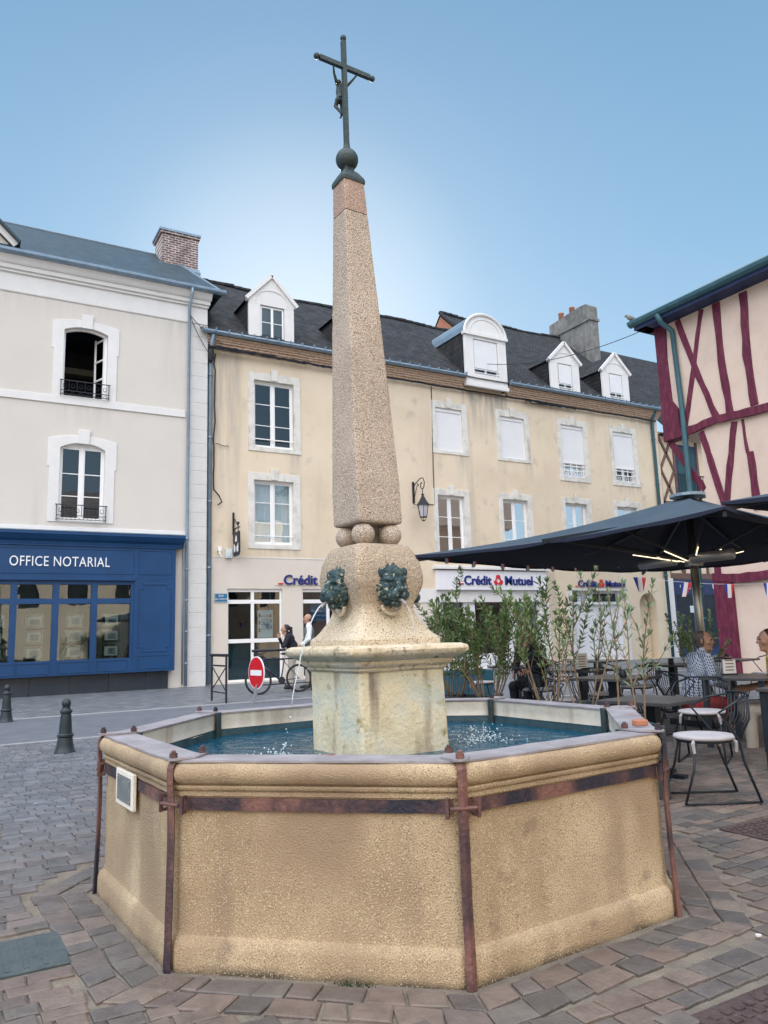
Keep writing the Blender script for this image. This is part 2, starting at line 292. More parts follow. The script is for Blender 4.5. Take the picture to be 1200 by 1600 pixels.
def water_mat():
    m = bpy.data.materials.new('water'); m.use_nodes = True; MATS['water'] = m
    n = m.node_tree.nodes; l = m.node_tree.links; b = n['Principled BSDF']
    b.inputs['Base Color'].default_value = (.002, .065, .115, 1); b.inputs['Roughness'].default_value = .05; b.inputs['IOR'].default_value = 1.33
    b.inputs['Specular IOR Level'].default_value = .25
    tc = n.new('ShaderNodeTexCoord'); nz = n.new('ShaderNodeTexNoise'); nz.inputs['Scale'].default_value = 11; nz.inputs['Detail'].default_value = 3
    nz.inputs['Distortion'].default_value = .8; l.new(tc.outputs['Object'], nz.inputs['Vector'])
    bp = n.new('ShaderNodeBump'); bp.inputs['Strength'].default_value = .55; bp.inputs['Distance'].default_value = .03
    l.new(nz.outputs[0], bp.inputs['Height']); l.new(bp.outputs[0], b.inputs['Normal'])
    f = bpy.data.materials.new('water_drop'); f.use_nodes = True; MATS['water_drop'] = f; b = f.node_tree.nodes['Principled BSDF']
    b.inputs['Base Color'].default_value = (.75, .85, .9, 1); b.inputs['Roughness'].default_value = .1; b.inputs['Transmission Weight'].default_value = .35; b.inputs['IOR'].default_value = 1.33
water_mat()

# ------------------------------------------------------------------ mesh helpers
def root_of(o):
    while o.parent: o = o.parent
    return o
class MB:
    def __init__(s): s.v = []; s.f = []; s.mi = []; s.m = 0; s.sm = []; s.smooth = False
    def add(s, vs, fs):
        k = len(s.v); s.v += [tuple(p) for p in vs]
        for f in fs: s.f.append([i+k for i in f]); s.mi.append(s.m); s.sm.append(s.smooth)
        return s
    def box(s, x0, x1, y0, y1, z0, z1):
        v = [(x, y, z) for z in (z0, z1) for y in (y0, y1) for x in (x0, x1)]
        return s.add(v, [(0, 2, 3, 1), (4, 5, 7, 6), (0, 1, 5, 4), (2, 6, 7, 3), (0, 4, 6, 2), (1, 3, 7, 5)])
    def cbox(s, c, hx, hy, z0, z1, rot=0):
        ca, sa = math.cos(rot), math.sin(rot)
        v = [(c[0]+a*hx*ca-b*hy*sa, c[1]+a*hx*sa+b*hy*ca, z) for z in (z0, z1) for b in (-1, 1) for a in (-1, 1)]
        return s.add(v, [(0, 2, 3, 1), (4, 5, 7, 6), (0, 1, 5, 4), (2, 6, 7, 3), (0, 4, 6, 2), (1, 3, 7, 5)])
    def prism(s, poly, d, a, b):
        """poly in the plane normal to axis d, extruded from a to b along d"""
        def P(u, v, k): return {'x': (k, u, v), 'y': (u, k, v), 'z': (u, v, k)}[d]
        n = len(poly); v = [P(*p, a) for p in poly]+[P(*p, b) for p in poly]
        f = [list(range(n))[::-1], list(range(n, 2*n))]+[(i, (i+1) % n, (i+1) % n+n, i+n) for i in range(n)]
        return s.add(v, f)
    def ring(s, inner, outer, d, a, b):
        def P(u, v, k): return {'x': (k, u, v), 'y': (u, k, v), 'z': (u, v, k)}[d]
        n = len(inner); v = [P(*p, k) for k in (a, b) for L in (inner, outer) for p in L]; f = []
        for i in range(n):
            j = (i+1) % n
            f += [(i, j, n+j, n+i), (2*n+i, 3*n+i, 3*n+j, 2*n+j), (i, 2*n+i, 2*n+j, j), (n+i, n+j, 3*n+j, 3*n+i)]
        return s.add(v, f)
    def tube(s, pts, r, n=8, cap=True):
        pts = [Vector(p) for p in pts]; rs = r if isinstance(r, (list, tuple)) else [r]*len(pts)
        t0 = (pts[1]-pts[0]).normalized(); a = t0.orthogonal().normalized(); vs = []
        for i, p in enumerate(pts):
            if i == 0: t = pts[1]-pts[0]
            elif i == len(pts)-1: t = pts[-1]-pts[-2]
            else: t = (pts[i+1]-p).normalized()+(p-pts[i-1]).normalized()
            if t.length < 1e-9: t = t0
            t.normalize(); a = (a-t*a.dot(t))
            if a.length < 1e-6: a = t.orthogonal()
            a.normalize(); b = t.cross(a)
            for k in range(n):
                q = 2*math.pi*k/n; vs.append(p+(a*math.cos(q)+b*math.sin(q))*rs[i])
        fs = [(i*n+k, i*n+(k+1) % n, (i+1)*n+(k+1) % n, (i+1)*n+k) for i in range(len(pts)-1) for k in range(n)]
        if cap: fs += [tuple(range(n))[::-1], tuple(range((len(pts)-1)*n, len(pts)*n))]
        return s.add(vs, fs)
    def lathe(s, prof, c=(0, 0), n=24, axis='z'):
        vs = []
        for r_, z in prof:
            for k in range(n):
                q = 2*math.pi*k/n; x, y = r_*math.cos(q), r_*math.sin(q)
                vs.append((c[0]+x, c[1]+y, z) if axis == 'z' else None)
        m = len(prof); fs = [(i*n+k, i*n+(k+1) % n, (i+1)*n+(k+1) % n, (i+1)*n+k) for i in range(m-1) for k in range(n)]
        fs += [tuple(range(n))[::-1], tuple(range((m-1)*n, m*n))]
        return s.add(vs, fs)
    def ball(s, c, r, n=16, m=10, sc=(1, 1, 1), fn=None):
        vs = [(0, 0, -1)]; 
        for i in range(1, m):
            t = math.pi*i/m-math.pi/2
            for k in range(n):
                q = 2*math.pi*k/n; vs.append((math.cos(t)*math.cos(q), math.cos(t)*math.sin(q), math.sin(t)))
        vs.append((0, 0, 1)); N = len(vs)-1
        out = []
        for p in vs:
            p = Vector(p); k = fn(p) if fn else 1
            out.append((c[0]+p.x*r*sc[0]*k, c[1]+p.y*r*sc[1]*k, c[2]+p.z*r*sc[2]*k))
        fs = [(0, 1+(k+1) % n, 1+k) for k in range(n)]
        for i in range(m-2):
            for k in range(n): a = 1+i*n; fs.append((a+k, a+(k+1) % n, a+n+(k+1) % n, a+n+k))
        a = 1+(m-2)*n; fs += [(a+k, a+(k+1) % n, N) for k in range(n)]
        return s.add(out, fs)
    def quad(s, *p): return s.add(p, [tuple(range(len(p)))])
    def bar(s, p, q, wd, ht, up=(0, 0, 1)):
        p, q = Vector(p), Vector(q); t = (q-p).normalized(); up = Vector(up)
        sd_ = t.cross(up)
        if sd_.length < 1e-5: sd_ = t.orthogonal()
        sd_.normalize(); u = sd_.cross(t).normalized()
        v = [e+sd_*a*wd/2+u*b*ht/2 for e in (p, q) for b in (-1, 1) for a in (-1, 1)]
        return s.add(v, [(0, 1, 3, 2), (4, 6, 7, 5), (0, 4, 5, 1), (2, 3, 7, 6), (0, 2, 6, 4), (1, 5, 7, 3)])
    def build(s, name, m, parent=None, bevel=0, smooth=None, seg=2):
        o_ = Vector((0, 0, 0))
        if parent: o_ = root_of(parent).location
        me = bpy.data.meshes.new(name); me.from_pydata([tuple(Vector(p)-o_) for p in s.v], [], s.f)
        ms = m if isinstance(m, (list, tuple)) else [m]
        for q in ms: me.materials.append(MATS[q])
        me.polygons.foreach_set('material_index', s.mi)
        me.polygons.foreach_set('use_smooth', [bool(a) for a in s.sm] if smooth is None else [smooth]*len(s.f))
        bm = bmesh.new(); bm.from_mesh(me); bmesh.ops.recalc_face_normals(bm, faces=bm.faces); bm.to_mesh(me); bm.free()
        o = bpy.data.objects.new(name, me); col.objects.link(o)
        if parent: o.parent = parent
        if bevel:
            b = o.modifiers.new('bevel', 'BEVEL'); b.width = bevel; b.segments = seg; b.limit_method = 'ANGLE'; b.angle_limit = R(40)
        return o
def mb(): return MB()
def tag(o, label=None, cat=None, group=None, kind=None):
    if label: o['label'] = label
    if cat: o['category'] = cat
    if group: o['group'] = group
    if kind: o['kind'] = kind
    return o
def thing(name, label, cat, loc=(0, 0, 0), group=None):
    o = bpy.data.objects.new(name, None); col.objects.link(o); o.location = loc; o.empty_display_size = .2
    return tag(o, label, cat, group)
def copy_tree(o, parent=None):
    c = o.copy(); col.objects.link(c); c.parent = parent
    for ch in list(o.children): copy_tree(ch, c)
    return c
def text_mesh(name, body, size, loc, m, parent, ext=.01, bold=0, rot=(R(90), 0, 0), align='LEFT', width=None, space=1.0):
    cu = bpy.data.curves.new('tmp', 'FONT'); cu.body = body; cu.size = size; cu.extrude = ext; cu.offset = bold; cu.align_x = align; cu.space_character = space
    cu.resolution_u = 4
    o = bpy.data.objects.new('tmp', cu); col.objects.link(o); bpy.context.view_layer.update()
    me = bpy.data.meshes.new_from_object(o.evaluated_get(bpy.context.evaluated_depsgraph_get()))
    bpy.data.objects.remove(o)
    xs = [v.co.x for v in me.vertices]; x0, x1 = min(xs), max(xs); k = (width/(x1-x0)) if width else 1
    mt = Matrix.Translation(Vector(loc)) @ Matrix.Rotation(rot[2], 4, 'Z') @ Matrix.Rotation(rot[0], 4, 'X')
    org = root_of(parent).location if parent else Vector((0, 0, 0))
    for v in me.vertices:
        c = v.co.copy(); c.x = (c.x-x0)*k if align == 'LEFT' else c.x*k; v.co = mt @ c - org
    me.materials.clear(); me.materials.append(MATS[m]); o = bpy.data.objects.new(name, me); col.objects.link(o)
    if parent: o.parent = parent
    return o

def auto(o, ang=35):
    me = o.data; me.polygons.foreach_set('use_smooth', [True]*len(me.polygons)); me.set_sharp_from_angle(angle=R(ang)); return o

# ------------------------------------------------------------------ ground, paving, road
FC = Vector((2.274, 4.013)); A0 = 161.03; T22 = math.tan(R(22.5)); C22 = math.cos(R(22.5))
def ov(k, rad, z): a = R(A0+45*k); return (FC.x+rad*math.cos(a), FC.y+rad*math.sin(a), z)
def oct_ap(x, y):      # apothem distance of a point from the octagon's centre
    return max((x-FC.x)*math.cos(R(A0+22.5+45*k))+(y-FC.y)*math.sin(R(A0+22.5+45*k)) for k in range(8))
g = mb(); g.box(-150, 150, -150, 150, -.5, 0)
tag(g.build('ground', 'ground_mortar'), kind='structure')

def tone_attr(o, tones):
    me = o.data; ca = me.color_attributes.new('tone', 'FLOAT_COLOR', 'CORNER')
    buf = []
    for p, t in zip(me.polygons, tones): buf += list((*t, 1))*p.loop_total
    ca.data.foreach_set('color', buf)
COVERS = [(-.55, .53, 3.62, 4.03), (4.40, 5.6, 2.75, 3.44), (2.24, 3.6, 1.30, 1.94)]
def in_cover(x, y): return any(a-.03 < x < b+.03 and c-.03 < y < d+.03 for a, b, c, d in COVERS)
def paving():
    r_ = random.Random(3); m = mb(); tones = []
    pal = [(.235, .185, .160), (.195, .160, .145), (.175, .155, .145), (.26, .21, .18), (.20, .18, .165), (.155, .14, .135), (.24, .185, .16)]
    sky_cool = [(.185, .205, .235), (.155, .17, .20), (.22, .235, .265), (.17, .185, .21)]  # sky reflection put into the stone colour, stronger to the back and left
    def stone(ps, cx, cy):
        zt = .012+r_.uniform(-.002, .002); c = Vector((sum(p[0] for p in ps)/len(ps), sum(p[1] for p in ps)/len(ps)))
        outer = []; inner = []; inner2 = []
        for p in ps:
            d = Vector(p)-c; L = d.length
            outer.append((*(c+d*(1-.004/L)), -.01)); inner.append((*(c+d*(1-.006/L)), zt-.004)); inner2.append((*(c+d*(1-.015/L)), zt))
        n = len(ps); top = [(x, y, z+r_.uniform(-.0007, .0007)) for x, y, z in inner2]
        f = [(i, (i+1) % n, (i+1) % n+n, i+n) for i in range(n)]+[(i+n, (i+1) % n+n, (i+1) % n+2*n, i+2*n) for i in range(n)]+[tuple(range(2*n, 3*n))]
        k = max(0, min(1, (cy-4.2)/4+.25*(cx < 1.0)-.1*(cx > 4)))
        a = Vector(r_.choice(pal)); b = Vector(r_.choice(sky_cool)); t = (a.lerp(b, k))*r_.uniform(.52, .70)
        m.add(outer+inner+top, f); tones.extend([tuple(t)]*len(f))
    y = -1.6; row = 0
    while y < 11.75:
        h = r_.uniform(.088, .118); x = -5+r_.uniform(-.2, 0); ph = r_.uniform(0, 6)
        x1 = 16 if y > 2 else 6
        def yy(x_): return .018*math.sin(x_*1.3+ph*.15)+.012*math.sin(x_*3.1+row*.3)
        while x < x1:
            w_ = r_.uniform(.11, .185); cx, cy = x+w_/2, y+h/2
            j = lambda: r_.uniform(-.006, .006)
            if oct_ap(cx, cy) > 1.805 and not in_cover(cx, cy):
                pts = [(x+j(), y+yy(x)+j()*.6), (x+w_*.5+j(), y+yy(x+w_*.5)+j()*.5), (x+w_+j()*.4, y+yy(x+w_)+j()*.6),
                       (x+w_+j(), y+h+yy(x+w_)+j()*.6), (x+w_*.5+j(), y+h+yy(x+w_*.5)+j()*.5), (x+j()*.4, y+h+yy(x)+j()*.6)]
                stone(pts, cx, cy)
            x += w_
        y += h; row += 1
    for a0, a1 in ((1.512, 1.635), (1.637, 1.765)):       # stones laid round the basin
        for k in range(8):
            an = R(A0+22.5+45*k); nx, ny = math.cos(an), math.sin(an); tx, ty = -ny, nx; L0, L1 = a0*T22, a1*T22
            n = 9; cut = [-1]+[(-1+2*i/n)+r_.uniform(-.06, .06) for i in range(1, n)]+[1]
            for i in range(n):
                j = lambda: r_.uniform(-.010, .010)
                P = lambda a, u: (FC.x+nx*(a+j())+tx*u, FC.y+ny*(a+j())+ty*u)
                stone([P(a0, cut[i]*L0+j()), P(a0, cut[i+1]*L0-j()), P(a1, cut[i+1]*L1-j()), P(a1, cut[i]*L1+j())], FC.x+nx*a0, FC.y+ny*a0)
    o = tag(m.build('paving', 'sett'), kind='structure'); tone_attr(o, tones)
paving()
q = mb(); q.box(-40, 60, 11.8, 15.6, .001, .012); tag(q.build('road', 'asphalt'), kind='structure')
q = mb(); q.box(-40, 60, 15.6, 15.78, .001, .02); q.box(-40, 60, 11.68, 11.8, .001, .018); tag(q.build('kerb', 'kerbstone'), kind='structure')
q = mb(); q.box(-40, 60, 15.78, 24, .001, .016); tag(q.build('pavement', 'small_sett'), kind='structure')
# iron and slate covers let into the paving
def cover(name, rect, m, label, slots):
    x0, x1, y0, y1 = rect; k = mb(); k.box(x0, x1, y0, y1, -.005, .012)
    o = tag(k.build(name, m, bevel=.004), label, 'drain cover' if slots else 'manhole cover')
    s_ = mb()
    if slots:
        n = int((x1-x0)/.06)
        for i in range(n):
            for j in range(int((y1-y0)/.05)):
                s_.box(x0+.02+i*.06+(j % 2)*.02, x0+.055+i*.06+(j % 2)*.02, y0+.015+j*.05, y0+.045+j*.05, .012, .017)
        s_.build('tread', m, o)
    else:
        for i in range(14): s_.box(x0+.03+i*(x1-x0-.06)/14, x0+.05+i*(x1-x0-.06)/14, y0+.03, y1-.03, .012, .0145)
        s_.build('ridge', m, o)
cover('manhole_cover', COVERS[0], 'cover_slate', 'grey ribbed manhole cover in the setts left of the fountain', False)
cover('drain_cover', COVERS[1], 'drain_iron', 'rusty iron drain cover in the setts beside the terrace chairs', True)
cover('drain_cover', COVERS[2], 'drain_iron', 'brown iron drain cover in the front right corner near the camera', True)

# ------------------------------------------------------------------ the fountain
fo = thing('fountain', 'octagonal stone fountain with iron straps and a tall granite obelisk carrying a crucifix', 'fountain', (FC.x, FC.y, 0))
AP = 1.437
prof = [(AP+.030, -.02), (AP+.034, .02), (AP+.033, .09), (AP+.024, .118), (AP+.004, .132), (AP, .15), (AP-.002, .30), (AP, .45), (AP, .60),
        (AP+.001, .668), (AP+.010, .671), (AP+.011, .688), (AP+.006, .690), (AP+.006, .694), (AP+.019, .697), (AP+.022, .706), (AP+.018, .713), (AP+.006, .715), (AP+.006, .720),
        (AP+.026, .724), (AP+.037, .738), (AP+.042, .757), (AP+.039, .778), (AP+.028, .795), (AP+.008, .804), (AP-.05, .806)]
def side_sweep(m, prof, k, notch=True, seg=26, seed=0):
    an = R(A0+22.5+45*k); n_ = Vector((math.cos(an), math.sin(an), 0)); t_ = Vector((-n_.y, n_.x, 0)); r_ = random.Random(k*31+seed)
    us = [-1, -.992, -.98, -.965, -.94]+[-.9+1.8*i/seg for i in range(seg+1)]+[.94, .965, .98, .992, 1]
    ds = {1: .042, .992: .026, .98: .014, .965: .006, .94: .001}
    vs = []
    for u in us:
        d = ds.get(abs(u), 0) if notch else 0; wob = r_.uniform(-.0016, .0016)
        for a, z in prof:
            aa = a-(d if (z > .72 or z < .13) else d*.45)+wob*(1 if abs(u) < .93 else 0)
            vs.append(Vector((FC.x, FC.y, z))+n_*aa+t_*(u*(aa if abs(u) < 1 else a-.012)*T22))
    m_ = len(prof)
    m.add(vs, [(i*m_+j, (i+1)*m_+j, (i+1)*m_+j+1, i*m_+j+1) for i in range(len(us)-1) for j in range(m_-1)])
b = mb()
for k in range(8): side_sweep(b, prof, k)
# solid core between the panels so the joints are never open
cor = [ov(k, 1.395/C22, z) for z in (-.02, .80) for k in range(8)]
b.add(cor, [(k, (k+1) % 8, (k+1) % 8+8, k+8) for k in range(8)])
bas = auto(b.build('basin', 'basin_stone', fo), 40)
b = mb(); AI = 1.302
for k in range(8): side_sweep(b, [(AI, .69), (AI+.006, .70), (AI+.004, .75), (AI, .80), (AI+.1, .806)], k, notch=False, seg=8, seed=5)
auto(b.build('inner_wall', 'inner_stone', fo))
b = mb()
for k in range(8): side_sweep(b, [(AI-.004, .40), (AI-.006, .60), (AI-.012, .62), (AI-.014, .655), (AI-.004, .675), (AI, .70)], k, notch=False, seg=18, seed=9)
auto(b.build('wet_ledge', 'algae_stone', fo))
cb = mb(); cb.add([ov(k, 1.5, .38) for k in range(8)], [tuple(range(8))]); cb.build('basin_floor', 'algae_stone', fo)
# rim plates: one iron sheet per side
for k in range(8):
    m = mb(); a, c = ov(k, 1.575, 0), ov(k+1, 1.575, 0); a2, c2 = ov(k, 1.402, 0), ov(k+1, 1.402, 0); ps = []
    r_ = random.Random(k); n = 10
    for i in range(n+1):
        t = i/n; j = r_.uniform(-.003, .003)
        ps.append(((a[0]+(c[0]-a[0])*t), (a[1]+(c[1]-a[1])*t), (a2[0]+(c2[0]-a2[0])*t), (a2[1]+(c2[1]-a2[1])*t), .811+j*.5+.002*(k % 2)))
    vs = []
    for x, y, x2, y2, z in ps:
        o1 = Vector((x-FC.x, y-FC.y)); o1 = o1*(1+r_.uniform(-.0022, .0022)); x, y = FC.x+o1.x, FC.y+o1.y
        vs += [(x, y, z), (x2, y2, z), (x2, y2, z-.009), (x, y, z-.009)]
    fs = [(i*4+j, i*4+(j+1) % 4, i*4+4+(j+1) % 4, i*4+4+j) for i in range(n) for j in range(4)]+[(0, 1, 2, 3), (n*4+3, n*4+2, n*4+1, n*4)]
    m.add(vs, fs); m.build('rim_plate', 'iron_plate', fo)
    an = R(A0+45*k); d = Vector((math.cos(an), math.sin(an), 0)); s = Vector((-d.y, d.x, 0))
    P = lambda rr, ss, z: Vector((FC.x, FC.y, z))+d*rr+s*ss
    # corner plate where two sheets overlap
    m = mb(); 
    pl = [P(1.60, 0, 0)]+[P(1.588, .028, 0), P(1.50, .06, 0), P(1.41, .02, 0), P(1.385, 0, 0), P(1.41, -.02, 0), P(1.50, -.06, 0), P(1.588, -.028, 0)]
    m.prism([(p.x, p.y) for p in pl], 'z', .8135+.001*(k % 2), .8215+.001*(k % 2)); cp = m.build('corner_plate', 'iron_plate', fo)
    # bolts
    for rr in (1.572, 1.412):
        m = mb(); c_ = P(rr, 0, 0); a_ = rnd.uniform(0, 1)
        m.prism([(c_.x+.017*math.cos(a_+i*math.pi/3), c_.y+.017*math.sin(a_+i*math.pi/3)) for i in range(6)], 'z', .8225, .842)
        m.lathe([(.010, .842), (.010, .850), (.006, .853)], (c_.x, c_.y), 8); m.build('bolt', 'iron', fo)
    # outer post: a strap standing off the corner, slightly bent, splayed at the foot
    m = mb(); pts = [P(1.575, 0, .806), P(1.589, 0, .785), P(1.590, 0, .72), P(1.584, 0, .66), P(1.582, .001, .5), P(1.585, -.001, .3), P(1.591, .001, .1), P(1.596, 0, -.01)]
    vs = []
    for i, p in enumerate(pts):
        wd = .019 if i < 3 else .021; 
        for a_, b_ in ((-1, 0), (0, 1), (1, 0), (.6, -1), (-.6, -1)): vs.append(p+s*(a_*wd)+d*(b_*.011))
    fs = [(i*5+j, i*5+(j+1) % 5, i*5+5+(j+1) % 5, i*5+5+j) for i in range(len(pts)-1) for j in range(5)]+[(0, 1, 2, 3, 4), tuple(range(len(vs)-5, len(vs)))[::-1]]
    m.add(vs, fs); po = m.build('iron_post', 'iron', fo)
    m = mb(); m.tube([P(1.385, 0, .815), P(1.385, 0, .45)], .021, 10); m.build('inner_post', 'iron_dark', fo)
    # clamps each side of the post and the pin between them
    for sg in (-1, 1):
        m = mb(); an2 = R(A0+45*k+sg*22.5); n2 = Vector((math.cos(an2), math.sin(an2), 0)); t2 = Vector((-n2.y, n2.x, 0))*(-sg)
        base = Vector((FC.x, FC.y, .64))+n2*(AP+.012)-t2*((AP*T22)-.048)
        for zz in (-.028, .028): m.bar(base+Vector((0, 0, zz)), base+n2*.038+Vector((0, 0, zz)), .012, .012)
        m.bar(base+n2*.036-Vector((0, 0, .036)), base+n2*.036+Vector((0, 0, .036)), .014, .014, up=n2)
        if sg < 0: m.build('clamp', 'iron', po)
    e1 = P(1.588, -.055, .64); e2 = P(1.588, .055, .64); m.build('clamp', 'iron', po); m = mb(); m.tube([e1, e2], .008, 8); m.build('pin', 'iron', po)
    # flat strap along the side
    an = R(A0+22.5+45*k); n_ = Vector((math.cos(an), math.sin(an), 0)); t_ = Vector((-n_.y, n_.x, 0)); m = mb(); vs = []; N = 16; L = AP*T22-.03
    for i in range(N+1):
        u = -L+2*L*i/N; dz = r_.uniform(-.0012, .0012)
        for a_, z in ((AP+.002, .615), (AP+.011, .615), (AP+.011, .664), (AP+.002, .664)): vs.append(Vector((FC.x, FC.y, z+dz))+n_*(a_+.001)+t_*u)
    m.add(vs, [(i*4+j, i*4+(j+1) % 4, i*4+4+(j+1) % 4, i*4+4+j) for i in range(N) for j in range(4)]+[(0, 1, 2, 3), (N*4+3, N*4+2, N*4+1, N*4)])
    m.build('iron_strap', 'iron', fo)
# plaque on the left panel
an = R(A0+22.5); n_ = Vector((math.cos(an), math.sin(an), 0)); t_ = Vector((-n_.y, n_.x, 0)); O = Vector((FC.x, FC.y, 0))+n_*(AP+.006)
def pq(a, u0, u1, z0, z1, a1, m):
    v = [O+n_*a_+t_*u+Vector((0, 0, z)) for a_ in (a, a1) for z in (z0, z1) for u in (u0, u1)]
    return m.add(v, [(0, 1, 3, 2), (4, 6, 7, 5), (0, 4, 5, 1), (2, 3, 7, 6), (0, 2, 6, 4), (1, 5, 7, 3)])
pf = pq(.012, -.230, .075, .522, .688, .030, mb()).build('plaque', 'plaque_frame', fo, bevel=.003)
pq(.0305, -.195, .040, .545, .665, .0335, mb()).build('plaque_face', 'plaque_face', pf)
m = mb()
for u in (-.18, .025):
    for z in (.558, .652): c_ = O+n_*.034+t_*u+Vector((0, 0, z)); m.ball(c_, .005, 8, 6)
m.build('screw', 'iron_plate', pf)

# column: square, rotated a little, leaning a little
ROT = R(3)
def shift(z): return -.045-.033*(z-1.0)
def sq(h, z, rc=.15, n=4, wob=0, r_=None):
    """rounded square ring of half-width h"""
    rr = h*rc; out = []
    for cx, cy, a in ((1, -1, -90), (1, 1, 0), (-1, 1, 90), (-1, -1, 180)):
        for i in range(n+1):
            q = R(a+90*i/n); x = cx*(h-rr)+rr*math.cos(q); y = cy*(h-rr)+rr*math.sin(q)
            if wob: x += r_.uniform(-wob, wob); y += r_.uniform(-wob, wob)
            out.append((x, y))
        for i in range(1, 6):      # points along the straight
            t = i/6; nx = {(1, -1): (h, -h+rr+(2*h-2*rr)*t), (1, 1): (h-rr-(2*h-2*rr)*t, h), (-1, 1): (-h, h-rr-(2*h-2*rr)*t), (-1, -1): (-h+rr+(2*h-2*rr)*t, -h)}[(cx, cy)]
            x, y = nx
            if wob: x += r_.uniform(-wob, wob); y += r_.uniform(-wob, wob)
            out.append((x, y))
    c, s = math.cos(ROT), math.sin(ROT)
    return [(FC.x+shift(z)+x*c-y*s, FC.y+x*s+y*c, z) for x, y in out]
def loft(prof, mname, name, rc=.12, wob=.0015, parent=fo, seed=1, ang=35, sub=1):
    r_ = random.Random(seed); rings = []
    for i, (h, z) in enumerate(prof):
        rings.append(sq(h, z, rc, 4, wob, r_))
        if i < len(prof)-1 and sub > 1:
            h2, z2 = prof[i+1]
            for k in range(1, sub): rings.append(sq(h+(h2-h)*k/sub, z+(z2-z)*k/sub, rc, 4, wob, r_))
    n = len(rings[0]); m = mb(); m.add([p for g_ in rings for p in g_], [(i*n+k, i*n+(k+1) % n, (i+1)*n+(k+1) % n, (i+1)*n+k) for i in range(len(rings)-1) for k in range(n)]
                                       +[tuple(range(n))[::-1], tuple(range((len(rings)-1)*n, len(rings)*n))])
    return auto(m.build(name, mname, parent), ang)
loft([(.292, .38), (.291, .6), (.289, .85), (.287, 1.105)], 'pedestal_stone', 'pedestal', rc=.07, wob=.0022, sub=5)
loft([(.288, 1.105), (.300, 1.108), (.308, 1.118), (.309, 1.128), (.322, 1.134), (.333, 1.146), (.336, 1.158), (.335, 1.166), (.352, 1.170), (.368, 1.182),
      (.394, 1.192), (.405, 1.206), (.408, 1.222), (.401, 1.238), (.375, 1.249), (.30, 1.252)], 'cornice_stone', 'cornice', rc=.10, wob=.0022, seed=2)
loft([(.293, 1.250), (.292, 1.282), (.286, 1.292), (.268, 1.306), (.248, 1.328), (.230, 1.355), (.210, 1.385), (.194, 1.415), (.184, 1.445), (.182, 1.468), (.190, 1.495), (.207, 1.530), (.224, 1.565),
      (.235, 1.605), (.237, 1.64), (.230, 1.69), (.221, 1.733), (.219, 1.741), (.213, 1.745), (.205, 1.772), (.193, 1.80), (.186, 1.812), (.176, 1.826), (.15, 1.836), (.08, 1.838)],
     'bulb_stone', 'column_base', rc=.16, wob=.0015, seed=3, ang=28)
for sx_, sy_ in ((-1, -1), (1, -1), (1, 1), (-1, 1)):
    m = mb(); x, y = .095*sx_, .095*sy_; c, s = math.cos(ROT), math.sin(ROT); r_ = random.Random(sx_*3+sy_)
    m.ball((FC.x+shift(1.9)+x*c-y*s, FC.y+x*s+y*c, 1.896), .069, 24, 16, sc=(1, 1, .97)); m.build('stone_ball', 'granite', fo, smooth=True)
loft([(.045, 1.83), (.045, 1.98)], 'old_render', 'core', parent=fo)
loft([(.10, 1.957), (.145, 1.962), (.153, 1.972), (.155, 1.99), (.153, 2.2), (.134, 2.7), (.1155, 3.2), (.098, 3.6), (.083, 3.965)], 'granite', 'obelisk', rc=.10, wob=.0010, seed=4, sub=6, ang=30)
loft([(.082, 3.972), (.080, 4.05), (.074, 4.20)], 'granite_top', 'obelisk_top', rc=.10, wob=.0008, seed=6, sub=3)
loft([(.081, 4.185), (.083, 4.205), (.078, 4.222), (.050, 4.27), (.034, 4.285), (.032, 4.31)], 'cross_iron', 'cap', rc=.12, wob=.0006, seed=7)
cx_ = FC.x+shift(4.37); m = mb(); m.ball((cx_, FC.y, 4.373), .074, 28, 18); m.lathe([(.035, 4.295), (.03, 4.31)], (cx_, FC.y)); m.build('globe', 'cross_iron', fo, smooth=True)
m = mb(); m.lathe([(.026, 4.43), (.026, 4.455), (.021, 4.47), (.021, 4.49)], (cx_, FC.y), 10); yb = FC.y
m.bar((cx_, yb, 4.48), (cx_-.006, yb, 5.245), .029, .029, up=(0, 1, 0)); m.bar((cx_-.185, yb-.002, 5.056), (cx_+.187, yb-.002, 5.044), .026, .030)
for p in ((cx_-.006, yb, 5.268), (cx_-.205, yb, 5.057), (cx_+.207, yb, 5.043)): m.ball(p, .021, 12, 8)
cr = m.build('cross', 'cross_iron', fo)
m = mb(); m.smooth = True; Y = yb+.05           # figure on the far face of the cross
for pts, rr in ((((-.105, -.05, 5.04), (-.085, -.02, 4.98), (-.045, .01, 4.90)), (.008, .011, .015)), (((.115, -.05, 5.03), (.085, -.02, 4.975), (.040, .01, 4.90)), (.008, .011, .015)),
                (((0, .03, 4.91), (0, .035, 4.83), (-.006, .03, 4.77), (-.012, .02, 4.73)), (.038, .040, .032, .037)),
                (((-.03, .025, 4.73), (-.040, .055, 4.66), (-.018, .02, 4.575), (-.004, .01, 4.54)), (.023, .018, .012, .010)),
                (((.014, .025, 4.73), (.020, .055, 4.66), (.008, .02, 4.575), (.004, .01, 4.54)), (.023, .018, .012, .010)),
                (((0, .02, 4.55), (-.01, .035, 4.505)), (.011, .008))):
    m.tube([(cx_+x, Y+y, z) for x, y, z in pts], list(rr), 10)
m.ball((cx_-.015, Y+.045, 4.955), .031, 12, 8, sc=(.85, 1, 1.2)); m.box(cx_-.045, cx_+.035, Y+.0, Y+.06, 4.70, 4.755)
m.v = [(cx_+(x-cx_)*.80, yb+(y-yb)*.8, 5.035+(z-5.04)*.60) for x, y, z in m.v]
fg = m.build('figure', 'cross_iron', cr); rm = fg.modifiers.new('remesh', 'REMESH'); rm.mode = 'VOXEL'; rm.voxel_size = .0045; rm.use_smooth_shade = True

